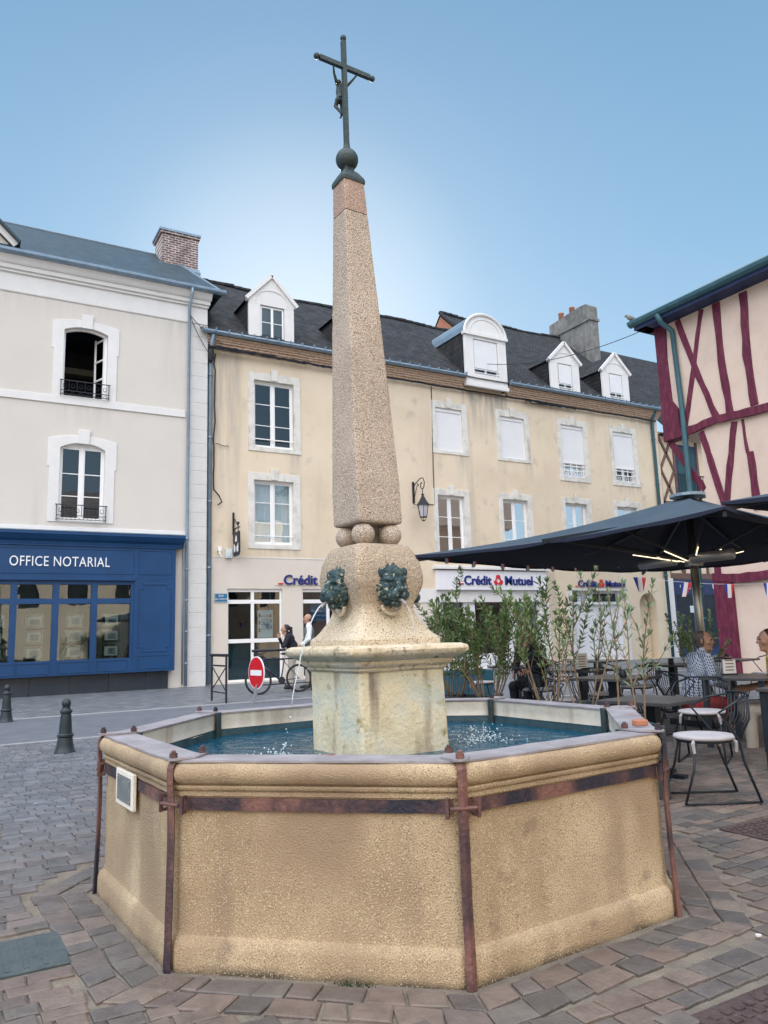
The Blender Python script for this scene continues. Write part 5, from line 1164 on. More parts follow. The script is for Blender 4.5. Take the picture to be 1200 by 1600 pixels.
# ------------------------------------------------------------------ the sunlit row behind the camera (seen in the window panes)
for i, (x0, x1, h, mm, lab) in enumerate(((-22, -9, 9.5, 'notary_wall', 'sunlit pale house facing the notary house, seen only in its window panes'), (-9, 3, 10.5, 'cream_wall', 'sunlit cream house opposite the bank, seen only in reflections'),
                                       (3, 14, 9.0, 'notary_wall', 'sunlit pale house opposite the terrace, seen only in reflections'), (14, 27, 10.5, 'cream_wall', 'sunlit cream house at the right end of the row opposite'))):
    oh = thing('opposite_house', lab, 'house', (x0, -10, 0)); m = mb(); hs_ = []
    n = int((x1-x0)/3)
    for q in range(n):
        for zz in (3.9, 6.7): hs_.append((x0+1+q*3, x0+2.1+q*3, zz, zz+1.8))
    wall(m, x0+.01, x1-.01, 0, h, -10, hs_, depth=-.3); m.quad((x0+.01, -10, 0), (x0+.01, -18, 0), (x0+.01, -18, h), (x0+.01, -10, h)); m.quad((x1-.01, -10, 0), (x1-.01, -18, 0), (x1-.01, -18, h), (x1-.01, -10, h)); m.build('wall', mm, oh)
    m = mb(); m.quad((x0, -9.7, h), (x1, -9.7, h), (x1, -14, h+3.6), (x0, -14, h+3.6)); m.quad((x0, -18, h), (x1, -18, h), (x1, -14, h+3.6), (x0, -14, h+3.6)); m.build('roof', 'timber_slate', oh)
    for a, b, c, d in hs_: m = mb(); m.box(a, b, -10.25, -10.2, c, d); m.build('window', 'interior', oh)

# ------------------------------------------------------------------ street furniture
def bollard(x, y, label):
    t = thing('bollard', label, 'bollard', (x, y, 0), 'cast-iron bollards along the street')
    m = mb(); m.smooth = True
    m.lathe([(.125, 0), (.125, .02), (.115, .03), (.098, .10), (.088, .17), (.082, .19), (.098, .205), (.098, .225), (.078, .24), (.070, .36), (.062, .46), (.060, .475), (.074, .49), (.074, .51), (.055, .525), (.044, .545), (.044, .56)], (x, y), 20)
    auto(m.build('post', 'bollard_iron', t), 40); m = mb(); m.ball((x, y, .60), .056, 18, 12); m.lathe([(.045, .545), (.05, .556)], (x, y), 16); m.build('ball_top', 'bollard_iron', t, smooth=True)
bollard(1.36, 10.38, 'dark iron bollard with ball top standing alone between road and fountain')
bollard(1.02, 15.3, 'dark iron bollard at the far kerb by the left edge of the picture')
# no-entry sign on a low post
ns = thing('no_entry_sign', 'low round red no-entry sign with white bar on a grey post behind the fountain', 'sign', (5.63, 15.3, 0))
m = mb(); m.bar((5.60, 15.33, 0), (5.68, 15.26, .50), .09, .05, up=(1, 0, 0)); m.build('post', 'grey_metal', ns)
ax = Vector((-.86, .05, 0)); ax = Vector((math.cos(R(188)), math.sin(R(188)), 0)); tx = Vector((-ax.y, ax.x, 0)); c0 = Vector((5.66, 15.28, .63))
def disc(r_, d0, d1, m):
    n = 40; v = [c0+ax*d+tx*(r_*math.cos(2*math.pi*i/n))+Vector((0, 0, r_*math.sin(2*math.pi*i/n))) for d in (d0, d1) for i in range(n)]
    return m.add(v, [tuple(range(n)), tuple(range(n, 2*n))[::-1]]+[(i, (i+1) % n, (i+1) % n+n, i+n) for i in range(n)])
s_ = disc(.335, 0, .02, mb()).build('sign_rim', 'sign_white', ns); disc(.315, .0205, .024, mb()).build('sign_disc', 'sign_red', ns)
m = mb(); v = [c0+ax*d+tx*a+Vector((0, 0, b)) for d in (.0245, .028) for a, b in ((-.235, -.055), (.235, -.055), (.235, .055), (-.235, .055))]; m.add(v, [(0, 1, 2, 3), (7, 6, 5, 4), (0, 4, 5, 1), (1, 5, 6, 2), (2, 6, 7, 3), (3, 7, 4, 0)]); m.build('white_bar', 'sign_white', ns)
# barriers
def barrier(p, q, h, label, cross=True):
    p, q = Vector((*p, 0)), Vector((*q, 0)); t = thing('street_barrier', label, 'barrier', tuple(p)); Z = Vector((0, 0, 1))
    m = mb(); m.tube([p-(q-p).normalized()*.06+Z*h, q+(q-p).normalized()*.06+Z*h], .032, 10); m.build('top_rail', 'black_iron', t)
    for a in (p, q): m = mb(); m.tube([a, a+Z*(h-.02)], .024, 8); m.build('post', 'black_iron', t)
    m = mb(); m.tube([p+Z*(h-.22), q+Z*(h-.22)], .018, 8); m.tube([p+Z*.22, q+Z*.22], .014, 8); m.build('rail', 'black_iron', t)
    if cross: m = mb(); m.tube([p+Z*.25, q+Z*(h-.23)], .013, 6); m.tube([q+Z*.25, p+Z*(h-.23)], .013, 6); m.build('cross_bar', 'black_iron', t)
barrier((5.16, 15.75), (5.16, 16.75), 1.0, 'narrow black metal barrier with X bracing near the drainpipe')
barrier((6.55, 17.85), (8.05, 17.85), 1.04, 'long black metal barrier the bicycle leans against', cross=False)
# bicycle, built along +x
def bicycle(x, y, rz):
    t = thing('bicycle', 'dark bicycle leaning on a barrier behind the fountain', 'bicycle', (0, 0, 0)); Rw = .335; A, B = Vector((0, 0, Rw)), Vector((1.06, 0, Rw))
    for c in (A, B):
        m = mb(); n = 40; pts = [c+Vector((Rw*math.cos(2*math.pi*i/n), 0, Rw*math.sin(2*math.pi*i/n)))*.955 for i in range(n+1)]; m.tube(pts, .024, 8, cap=False); w_ = m.build('wheel', 'rubber', t, smooth=True)
        m = mb(); pts = [c+Vector((math.cos(2*math.pi*i/n), 0, math.sin(2*math.pi*i/n)))*(Rw-.037) for i in range(n+1)]; m.tube(pts, .010, 6, cap=False); m.build('rim', 'black_iron', w_)
        m = mb()
        for i in range(24): a = 2*math.pi*i/24; m.tube([c+Vector((.02*math.cos(a+1.2), .012*(-1)**i, .02*math.sin(a+1.2))), c+Vector((math.cos(a), 0, math.sin(a)))*(Rw-.04)], .0014, 3)
        m.tube([c+Vector((0, -.03, 0)), c+Vector((0, .03, 0))], .022, 10); m.build('spokes', 'grey_metal', w_)
    bb = Vector((.58, 0, .30)); st = Vector((.70, 0, .80)); ht, hb = Vector((.16, 0, .84)), Vector((.12, 0, .68))
    m = mb(); m.smooth = True
    for p, q, rr in ((ht, st*1, .017), (hb, bb, .022), (bb, st, .017), (bb, B, .010), (st+Vector((0, 0, -.06)), B, .009), (ht, hb, .022)): m.tube([p, q], rr, 8)
    m.build('frame', 'bike_blue', t)
    m = mb(); m.tube([hb, A+Vector((.04, 0, .30)), A], .016, 8); m.build('fork', 'bike_blue', t)
    m = mb(); m.smooth = True; m.tube([ht, ht+Vector((-.02, 0, .08)), ht+Vector((-.08, 0, .11))], .014, 8); h = ht+Vector((-.08, 0, .11)); m.tube([h+Vector((.04, -.30, .02)), h+Vector((0, -.1, 0)), h+Vector((0, .1, 0)), h+Vector((.04, .30, .02))], .013, 8); m.build('handlebar', 'black_iron', t)
    m = mb(); m.smooth = True; m.tube([st, st+Vector((.03, 0, .12))], .013, 8); m.build('seat_post', 'grey_metal', t); m = mb(); m.ball((.74, 0, .94), .14, 12, 8, sc=(1, .5, .22)); m.build('saddle', 'rubber', t, smooth=True)
    m = mb(); m.lathe([(.09, -.006), (.09, .006)], (0, 0), 20); m.v = [(bb.x+a, bb.y+c-.05, bb.z+b) for a, b, c in m.v]; m.bar(bb+Vector((0, -.06, 0)), bb+Vector((.10, -.06, -.13)), .02, .015); m.bar(bb+Vector((0, .06, 0)), bb+Vector((-.10, .06, .13)), .02, .015)
    m.box(bb.x+.06, bb.x+.14, -.14, -.07, bb.z-.145, bb.z-.12); m.build('crank', 'black_iron', t)
    t.location = (x, y, .016); t.rotation_euler = (R(-7), 0, rz); return t
bicycle(6.55, 17.55, R(1.5))

# ------------------------------------------------------------------ people
def sculpt(name, mname, parts, parent, vox=.012, sm=3):
    m = mb()
    for p in parts:
        if p[0] == 'l': pts, rr = p[1], p[2]; m.tube(pts, list(rr), 12); [m.ball(q, r_, 12, 8) for q, r_ in zip(pts, rr)]
        elif p[0] == 'b': m.ball(p[1], p[2], 16, 12, sc=p[3])
    o = m.build(name, mname, parent); a = o.modifiers.new('remesh', 'REMESH'); a.mode = 'VOXEL'; a.voxel_size = vox; a.use_smooth_shade = True
    s_ = o.modifiers.new('smooth', 'SMOOTH'); s_.factor = .5; s_.iterations = sm; return o
def head_parts(c, f, up=Vector((0, 0, 1)), s=1.0):
    """head centred at c, looking along f"""
    c = Vector(c); f = Vector(f).normalized(); l = up.cross(f).normalized(); P = lambda a, b, d: c+f*a*s+l*b*s+up*d*s
    ps = [('b', P(-.012, 0, .03), .092*s, (1.0, .86, 1.0)), ('l', [P(.02, 0, .0), P(.035, 0, -.075)], (.068*s, .042*s)), ('l', [P(-.02, 0, -.05), P(-.035, 0, -.15)], (.05*s, .056*s)),
          ('l', [P(.082, 0, .025), P(.103, 0, -.012)], (.010*s, .016*s)), ('l', [P(.078, -.035, .035), P(.082, .0, .04), P(.078, .035, .035)], (.014*s, .012*s, .014*s)),
          ('l', [P(.072, -.022, -.048), P(.080, 0, -.047), P(.072, .022, -.048)], (.011*s, .013*s, .011*s)), ('b', P(.062, 0, -.088), .024*s, (1, 1, 1))]
    for sg in (-1, 1): ps += [('l', [P(-.01, sg*.080, .02), P(-.014, sg*.088, -.022)], (.018*s, .012*s)), ('b', P(.055, sg*.045, -.015), .024*s, (1, 1, 1))]
    return ps, P
def hand_parts(w_, d, n_, s=1.0, curl=.5):
    """palm at wrist w_, fingers along d, palm facing n_"""
    w_, d, n_ = Vector(w_), Vector(d).normalized(), Vector(n_).normalized(); sd_ = d.cross(n_).normalized(); ps = []
    P = lambda a, b, c: w_+d*a*s+sd_*b*s+n_*c*s
    for b in (-.026, 0, .026): ps.append(('l', [P(.01, b*.7, 0), P(.085, b, 0)], (.016*s, .014*s)))
    for b, L in ((-.033, .062), (-.011, .078), (.011, .072), (.033, .055)):
        ps.append(('l', [P(.085, b, 0), P(.085+L*.5, b*1.05, .010*curl*2), P(.085+L*.85, b*1.05, .035*curl*2)], (.010*s, .009*s, .008*s)))
    ps.append(('l', [P(.02, -.025, 0), P(.055, -.058, .012), P(.085, -.062, .024)], (.013*s, .011*s, .009*s))); return ps
def person(label, loc, ang, pose, top, bottom, hair, skin='skin', seated=True, longhair=False, vest=None, headturn=0, scale=1, shorts=False, extra=None):
    t = thing('person', label, 'person', (0, 0, 0)); V = Vector; J = pose; tr = J['turn']
    hf = V((math.cos(tr), math.sin(tr), J.get('nod', -.05))); hp, P = head_parts(J['head'], hf)
    body = list(hp)
    for sg, k in ((-1, 'r'), (1, 'l')):
        sh, el, wr = J['sh'+k], J['el'+k], J['wr'+k]
        body += [('l', [sh, el, wr], (.042, .036, .026))]; d = V(wr)-V(el); body += hand_parts(wr, J.get('hd'+k, d), J.get('hn'+k, V((0, 0, -1)).cross(d) if False else V((.2, -sg*.8, -.4))))
        hip, kn, an_ = J['hip'+k], J['kn'+k], J['an'+k]; body += [('l', [hip, kn, an_], (.08, .056, .038))]
    body += [('l', [J['pelvis'], J['waist'], J['chest'], J['neck']], (.085, .08, .085, .05))]
    sculpt('body', skin, body, t, .009)
    N, Ch, Wa, Pe = V(J['neck']), V(J['chest']), V(J['waist']), V(J['pelvis'])
    tp = [('b', Ch, .155, (.78, 1.18, 1.1)), ('b', Wa, .15, (.85, 1.08, 1.2)), ('l', [Pe+V((0, 0, .05)), Wa], (.155, .15)), ('l', [V(J['shr']), N-V((0, 0, .03)), V(J['shl'])], (.066, .075, .066)), ('l', [N-V((0, 0, .04)), N+V((.0, 0, .015))], (.075, .066))]
    for k in 'rl':
        sh, el, wr = V(J['sh'+k]), V(J['el'+k]), V(J['wr'+k])
        if J.get('short'): tp += [('l', [sh, sh.lerp(el, .75)], (.070, .066))]
        else: tp += [('l', [sh, el, el.lerp(wr, .88)], (.068, .056, .044))]
    sculpt('shirt', top, tp, t, .011)
    bt = [('b', Pe, .155, (1.0, 1.12, .85))]
    for k in 'rl':
        hip, kn, an_ = V(J['hip'+k]), V(J['kn'+k]), V(J['an'+k]); bt += [('l', [hip, hip.lerp(kn, .82)], (.105, .086))] if shorts else [('l', [hip, kn, an_.lerp(kn, .06)], (.105, .080, .062))]
    sculpt('shorts' if shorts else 'trousers', bottom, bt, t, .012)
    sh_ = []
    for k in 'rl':
        an_ = V(J['an'+k]); sh_ += [('l', [an_+V((-.03, 0, -.045)), an_+V((.08, 0, -.055)), an_+V((.17, 0, -.06))], (.046, .043, .034))]
    sculpt('shoes', 'rubber', sh_, t, .012)
    if vest:
        vp = [('b', Ch, .166, (.80, 1.08, 1.12)), ('b', Wa, .162, (.86, 1.08, 1.2)), ('l', [Pe+V((0, 0, .02)), Wa], (.165, .16))]; sculpt('vest', vest, vp, t, .011)
    if hair:
        hpz = [('b', P(-.035, 0, .048), .092, (1.0, .93, .92))]
        if hair[1] == 'receding': hpz = [('b', P(-.038, 0, .036), .094, (.95, .97, .98)), ('b', P(-.05, 0, -.02), .074, (.8, 1.1, 1.0)), ('l', [P(-.005, .075, .02), P(-.005, .078, -.01)], (.02, .012)), ('l', [P(-.005, -.075, .02), P(-.005, -.078, -.01)], (.02, .012))]
        if hair[1] == 'bald': hpz = [('b', P(-.06, 0, -.02), .070, (.6, 1.12, .8))]
        for sg in (-1, 1): hpz.append(('l', [P(.088, sg*.018, .047), P(.083, sg*.045, .046)], (.0055, .005)))
        if longhair: hpz += [('l', [P(-.08, 0, .05), P(-.15, 0, .02), P(-.16, 0, -.10), P(-.13, 0, -.26)], (.045, .05, .045, .02)), ('l', [P(-.02, .07, .04), P(-.06, .06, -.08)], (.035, .03)), ('l', [P(-.02, -.07, .04), P(-.06, -.06, -.08)], (.035, .03))]
        sculpt('hair', hair[0], hpz, t, .0075, 1)
    m = mb()
    for sg in (-1, 1): m.ball(P(.082, sg*.031, .022), .0095, 8, 6)
    m.build('eyes', 'hair_dark', t, smooth=True)
    t.location = loc; t.rotation_euler = (0, 0, ang); t.scale = (scale,)*3; return t
SEAT = dict(pelvis=(0, 0, .53), waist=(.03, 0, .70), chest=(.10, 0, .92), neck=(.15, 0, 1.09), head=(.20, 0, 1.24), turn=R(-40),
            shr=(.12, -.19, 1.04), shl=(.12, .19, 1.04), elr=(.12, -.27, .78), ell=(.20, .27, .80), wrr=(.36, -.17, .70), wrl=(.42, .12, .73),
            hipr=(.02, -.10, .52), hipl=(.02, .10, .52), knr=(.46, -.13, .50), knl=(.46, .14, .50), anr=(.42, -.13, .09), anl=(.48, .14, .09))
IR = math.atan2(-.495, .868)                     # towards the right of the picture
person('seated man in a blue checked shirt and red shorts at a terrace table', (7.76, 6.24, -.12), IR+.1, SEAT, 'checked_shirt', 'red_cloth', ('hair_grey', 'receding'), shorts=True)
S2 = dict(SEAT); S2.update(turn=R(10), short=True, wrr=(.46, -.10, .74), wrl=(.46, .14, .74))
person('seated man in a yellow shirt at the right edge of the picture', (7.98, 5.14, -.12), IR+math.pi-.25, S2, 'yellow_cloth', 'beige_cloth', ('hair_dark', 'full'))
S3 = dict(SEAT); S3.update(turn=R(30)); person('seated person dressed in black at a terrace table behind the oleanders', (7.9, 9.2, 0), R(200), S3, 'black_cloth', 'black_cloth', ('hair_dark', 'full'))
STAND = dict(pelvis=(0, 0, .95), waist=(0, 0, 1.12), chest=(.0, 0, 1.32), neck=(.0, 0, 1.50), head=(.03, 0, 1.65), turn=R(15),
             shr=(0, -.19, 1.44), shl=(0, .19, 1.44), elr=(-.06, -.25, 1.16), ell=(.02, .26, 1.16), wrr=(.10, -.22, .93), wrl=(.20, .18, 1.02),
             hipr=(0, -.09, .93), hipl=(0, .09, .93), knr=(.02, -.10, .50), knl=(.04, .10, .50), anr=(0, -.11, .09), anl=(.05, .11, .09))
person('standing balding man in a dark vest over a white shirt outside the bank', (8.22, 18.35, .05), R(160), STAND, 'white_cloth', 'beige_cloth', ('hair_dark', 'bald'), vest='vest_cloth', scale=1.06)
W = dict(STAND); W.update(chest=(.06, 0, 1.20), neck=(.12, 0, 1.34), head=(.19, 0, 1.46), waist=(.01, 0, 1.05), shr=(.10, -.16, 1.28), shl=(.10, .16, 1.28), elr=(.22, -.20, 1.05), ell=(.24, .18, 1.05), wrr=(.33, -.06, 1.27), wrl=(.14, .0, 1.06), hdr=Vector((0, .1, 1)), turn=R(5))
person('woman with dark ponytail holding a hand to her mouth outside the bank', (7.80, 18.45, .05), R(165), W, 'black_cloth', 'beige_cloth', ('hair_dark', 'full'), longhair=True, scale=1.02)

# ------------------------------------------------------------------ the terrace
def parasol(corners, apex, pole, label, z0, plate=.24, drop=.05, strips=True, trim=True):
    t = thing('parasol', label, 'parasol', (pole[0], pole[1], 0)); cs = [Vector(c) for c in corners]; ap = Vector(apex); n = 14
    m = mb(); mu = mb(); m.smooth = mu.smooth = True
    for i in range(4):
        a, b = cs[i], cs[(i+1) % 4]; g = []
        for r_ in range(n+1):
            u = r_/n; row = []
            for c in range(n+1):
                v = c/n; p = a.lerp(b, v); p.z -= .03*4*v*(1-v)*u; p = p.lerp(p, 1); mid = (a+b)/2; inward = (Vector((ap.x, ap.y, 0))-Vector((mid.x, mid.y, 0)))
                p = p+inward*(.045*4*v*(1-v))
                q = ap.lerp(p, u); q.z -= .10*math.sin(math.pi*u)+.07*4*v*(1-v)*u*(1-u*.5); row.append(q)
            g.append(row)
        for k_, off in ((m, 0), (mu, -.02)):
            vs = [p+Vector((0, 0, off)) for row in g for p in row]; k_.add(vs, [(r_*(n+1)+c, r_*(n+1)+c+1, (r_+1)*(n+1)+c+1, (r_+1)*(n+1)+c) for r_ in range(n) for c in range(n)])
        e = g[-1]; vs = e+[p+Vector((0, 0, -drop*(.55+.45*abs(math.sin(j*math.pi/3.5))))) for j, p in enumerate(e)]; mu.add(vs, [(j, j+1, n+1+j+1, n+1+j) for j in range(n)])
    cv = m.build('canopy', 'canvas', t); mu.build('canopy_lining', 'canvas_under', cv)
    m = mb(); m.lathe([(plate, ap.z-.01), (plate, ap.z+.03), (plate*.5, ap.z+.05)], (ap.x, ap.y), 16); m.build('top_plate', 'zinc', t)
    m = mb(); m.smooth = True; m.lathe([(.055, 0), (.055, ap.z-.1)], pole, 16); m.build('pole', 'steel_pole', t)
    hub = Vector((pole[0], pole[1], ap.z-.12)); lo = Vector((pole[0], pole[1], 2.18))
    for i in range(4):
        for q in (cs[i], (cs[i]+cs[(i+1) % 4])/2): m = mb(); e = q.copy(); e.z -= .06; mid = hub.lerp(e, .5); mid.z -= .09; m.bar(hub, mid, .035, .05); m.bar(mid, hub.lerp(e, .985)-Vector((0, 0, .02)), .035, .05); r_ = m.build('rib', 'dark_metal', t); m = mb(); m.bar(lo, mid, .025, .03); m.build('strut', 'dark_metal', r_)
    m = mb(); m.lathe([(.12, 2.12), (.12, 2.26)], pole, 12); m.build('hub', 'steel_pole', t)
    if strips:
        for i in range(4):
            for q in (cs[i], (cs[i]+cs[(i+1) % 4])/2):
                mid = hub.lerp(q, .5); mid.z -= .15; a = lo.lerp(mid, .10); b = lo.lerp(mid, .42); m = mb(); m.bar(a-Vector((0, 0, .03)), b-Vector((0, 0, .03)), .012, .010); m.build('light_strip', 'lamp_strip', t)
        for sg in (-1, 1):
            m = mb(); m.smooth = True; y_ = pole[1]+sg*.45; m.tube([(pole[0]-.2, y_-.3, 2.20), (pole[0]-.2, y_+.3, 2.20)], .07, 12); m.build('heater', 'grey_metal', t)
    m = mb(); m.box(pole[0]-.35, pole[0]+.35, pole[1]-.35, pole[1]+.35, .012, .09); m.build('base', 'dark_metal', t, bevel=.01)
    return t
L_, N_, R_, F_ = (5.6, 9.02, 2.40), (6.62, 4.75, 2.46), (12.0, 5.45, 2.42), (11.2, 9.9, 2.36)
parasol([L_, N_, R_, F_], (8.9, 6.95, 3.09), (8.9, 6.95), 'large navy square parasol with lit strips over the terrace tables', 2.4)
parasol([(6.85, 4.95, 2.55), (7.0, .9, 2.62), (11.6, .7, 2.62), (11.7, 4.7, 2.60)], (9.2, 2.8, 3.25), (9.2, 2.8), 'second navy parasol cut off by the right edge of the picture', 2.7, strips=False)
def table(x, y, z, label, a=.8, b=.8, rz=0, base='legs'):
    t = thing('cafe_table', label, 'table', (0, 0, 0), 'dark cafe tables on the terrace')
    m = mb(); m.box(-a/2, a/2, -b/2, b/2, z-.03, z); m.build('tabletop', 'table_top', t, bevel=.004)
    if base == 'legs':
        for sx in (-1, 1):
            for sy in (-1, 1): m = mb(); m.box(sx*(a/2-.05)-.025, sx*(a/2-.05)+.025, sy*(b/2-.05)-.025, sy*(b/2-.05)+.025, 0, z-.03); m.build('leg', 'dark_metal', t)
    else:
        m = mb(); m.box(-.05, .05, -.05, .05, .02, z-.03); m.box(-.26, .26, -.04, .04, .0, .03); m.box(-.04, .04, -.26, .26, .001, .031); m.build('pedestal', 'dark_metal', t)
    t.location = (x, y, 0.012); t.rotation_euler = (0, 0, rz); return t
TB = [(5.53, 4.90, .66, 'cafe table nearest the fountain, behind the grey planter', .7, .7, 'ped'), (6.85, 4.15, .72, 'tall-legged cafe table at the right edge behind the nearest chair', .8, .8, 'legs'),
      (7.0, 6.75, .72, 'cafe table left of the man in the checked shirt', .8, .8, 'ped'), (7.62, 5.42, .74, 'cafe table between the checked-shirt man and the yellow-shirt man', .8, .7, 'legs'),
      (8.15, 8.45, .72, 'cafe table holding a white menu card behind the narrow oleander', .8, .8, 'ped'), (9.9, 8.3, .72, 'cafe table behind the parasol pole', .8, .8, 'ped'),
      (8.6, 10.4, .72, 'cafe table behind the big leafy oleander', .8, .8, 'ped'), (11.6, 8.6, .72, 'cafe table in front of the dark passage shopfront', .8, .8, 'ped'), (10.6, 10.6, .72, 'far cafe table in front of the white bank door', .8, .8, 'ped')]
for x, y, z, lab, a, b, base in TB: table(x, y, z, lab, a, b, R(12), base)
def make_chair():
    t = thing('cafe_chair', 'x', 'chair', (0, 0, 0), 'wire cafe chairs on the terrace')
    m = mb(); n = 24; vs = []; rings = [(.17, .445), (.215, .448), (.222, .46), (.215, .474), (.17, .478)]
    m.smooth = True; m.lathe(rings, (0, 0), n); m.v = [(x*1.02, y*(1.0), z) for x, y, z in m.v]; cu = m.build('cushion', 'cushion', t)
    m = mb()
    for sx, sy in ((.14, .16), (.14, -.16), (-.16, .13), (-.16, -.13)): m.tube([(sx, sy, .452), (sx*1.12, sy*1.1, .43), (sx*1.08, sy*1.15, .36)], [.008, .014, .010], 5)
    m.build('tie', 'cushion', cu)
    m = mb(); m.smooth = True; q = [(.20*math.cos(2*math.pi*i/20), .20*math.sin(2*math.pi*i/20), .437) for i in range(21)]; m.tube(q, .009, 6, cap=False); m.build('seat_ring', 'dark_metal', t)
    for sg in (-1, 1):
        m = mb(); m.smooth = True; m.tube([(.26, sg*.21, .008), (.17, sg*.19, .24), (.13, sg*.17, .437)], .009, 6); m.build('leg', 'dark_metal', t)
        m = mb(); m.smooth = True; m.tube([(-.30, sg*.20, .008), (-.20, sg*.20, .30), (-.17, sg*.22, .45), (-.02, sg*.27, .66), (-.16, sg*.25, .73), (-.27, sg*.15, .76)], .010, 6); m.build('leg', 'dark_metal', t)
    m = mb(); m.smooth = True; m.tube([(.26, -.21, .012), (-.30, -.20, .012)], .008, 6); m.tube([(.26, .21, .012), (-.30, .20, .012)], .008, 6); m.build('runner', 'dark_metal', t)
    m = mb(); m.smooth = True; arc = [(-.27-.05*math.cos(a*1.2), .18*math.sin(a)/math.sin(1.1), .765+.012*math.cos(a)) for a in [(-1.1+2.2*i/12) for i in range(13)]]; m.tube(arc, .010, 6); m.build('back_rail', 'dark_metal', t)
    m = mb(); m.smooth = True
    for i in range(9):
        a = -1.0+2.0*i/8; s_ = math.sin(a)/math.sin(1.1)
        m.tube([(-.27-.05*math.cos(a*1.2), .18*s_, .765), (-.26-.04*math.cos(a), .19*s_, .60), (-.19-.01*math.cos(a), .17*s_, .437)], .0055, 5)
    m.build('spindles', 'dark_metal', t); return t
CH = [(5.07, 4.02, 150, 'white-cushioned wire chair nearest the camera, beside the grey planter'), (6.35, 3.75, 75, 'wire chair at the right edge in front of the tall-legged table'), (7.15, 3.45, 95, 'wire chair cut by the right edge behind the nearest chair'),
      (6.5, 5.15, -150, 'wire chair on the far side of the table nearest the fountain'), (7.72, 6.30, -25, 'wire chair the man in the checked shirt sits on'), (8.0, 5.12, 140, 'wire chair the man in yellow sits on'),
      (6.45, 7.15, -20, 'wire chair left of the table beside the checked-shirt man'), (7.5, 7.4, -110, 'wire chair behind the table beside the checked-shirt man'), (7.5, 8.7, -10, 'wire chair left of the table with the menu card'),
      (7.95, 9.15, 200, 'wire chair under the person in black'), (8.75, 8.0, 160, 'wire chair right of the table with the menu card'), (9.3, 8.8, -40, 'wire chair left of the table behind the parasol pole'), (10.5, 8.1, 170, 'wire chair right of the table behind the parasol pole'),
      (8.0, 10.7, -20, 'wire chair left of the table behind the big oleander'), (9.2, 10.2, 170, 'wire chair right of the table behind the big oleander'), (10.0, 10.9, -30, 'wire chair left of the far table by the bank door'), (12.2, 8.3, 170, 'wire chair beside the table before the dark shopfront')]
c0_ = make_chair()
for i, (x, y, a, lab) in enumerate(CH):
    c = c0_ if i == 0 else copy_tree(c0_)
    c.location = (x, y, .012); c.rotation_euler = (0, 0, R(a)); c['label'] = lab
# things on the tables
def menu(x, y, z, rz, label, w_=.16, h=.24):
    t = thing('menu_card', label, 'menu', (x, y, z), 'menu holders on the tables'); m = mb(); m.cbox((x, y), w_/2, .012, z, z+h, rz); m.build('card', 'menu_card', t)
    m = mb(); m.cbox((x, y), w_/2+.01, .03, z, z+.02, rz); m.build('foot', 'black_iron', t)
    m = mb()
    for i in range(5): m.cbox((x-.0135*math.sin(rz)*-1, y-.0135*math.cos(rz)), w_*.32, .001, z+.05+i*.035, z+.062+i*.035, rz)
    m.build('print', 'wood_box', t)
menu(7.85, 8.15, .732, R(-25), 'white printed menu card on the table behind the narrow oleander'); menu(7.62, 5.62, .752, R(-30), 'white and grey menu holder in front of the checked-shirt man', .14, .17); menu(8.3, 10.1, .732, R(-20), 'white menu card on the table behind the big oleander', .13, .22)
def cup(x, y, z, label):
    t = thing('candle_holder', label, 'candle holder', (x, y, z), 'small dark candle holders on tables'); m = mb(); m.smooth = True; m.lathe([(.038, z), (.044, z+.02), (.042, z+.09), (.036, z+.09), (.034, z+.02)], (x, y), 12); m.build('cup', 'black_iron', t); m = mb(); m.lathe([(.033, z+.021), (.033, z+.06)], (x, y), 12); m.build('wax', 'cushion', t)
cup(9.75, 8.2, .732, 'dark candle holder on the table behind the parasol pole'); cup(7.0, 6.6, .732, 'dark candle holder left of the checked-shirt man'); cup(11.5, 8.5, .732, 'dark candle holder before the dark shopfront'); cup(10.5, 10.5, .732, 'dark candle holder on the far table by the bank door')
# planters and oleanders
def planter(c, hx, hy, h, rz, m_, label):
    t = thing('planter', label, 'planter', (c[0], c[1], 0)); m = mb(); ca, sa = math.cos(rz), math.sin(rz)
    def L(a, b, z): return (c[0]+a*ca-b*sa, c[1]+a*sa+b*ca, z)
    o = [(-hx, -hy), (hx, -hy), (hx, hy), (-hx, hy)]; e = .03; i_ = [(-hx+e, -hy+e), (hx-e, -hy+e), (hx-e, hy-e), (-hx+e, hy-e)]
    vs = [L(a, b, .012) for a, b in o]+[L(a, b, h) for a, b in o]+[L(a, b, h) for a, b in i_]+[L(a, b, h-.08) for a, b in i_]
    f = [(0, 3, 2, 1)]+[(i, (i+1) % 4, (i+1) % 4+4, i+4) for i in range(4)]+[(i+4, (i+1) % 4+4, (i+1) % 4+8, i+8) for i in range(4)]+[(i+8, (i+1) % 4+8, (i+1) % 4+12, i+12) for i in range(4)]
    m.add(vs, f); m.build('box', m_, t, bevel=.006); m = mb(); m.add([L(a, b, h-.05) for a, b in i_], [(0, 1, 2, 3)]); m.build('soil', 'soil', t)
planter((4.92, 4.78), .22, .55, .55, R(-28), 'planter_grey', 'dark grey planter right beside the fountain, holding a slim oleander'); planter((5.64, 5.86), .22, .55, .55, R(-28), 'planter_grey', 'grey planter holding the low forked oleander behind the basin')
planter((6.0, 7.15), .24, .62, .47, R(-8), 'planter_grey', 'grey planter holding the large leafy oleanders'); planter((8.35, 11.95), .62, .30, .62, R(-20), 'planter_teal', 'teal planter behind the pedestal, left of the oleanders'); planter((6.15, 8.5), .22, .45, .47, R(-4), 'planter_grey', 'grey planter at the far end of the oleander row')
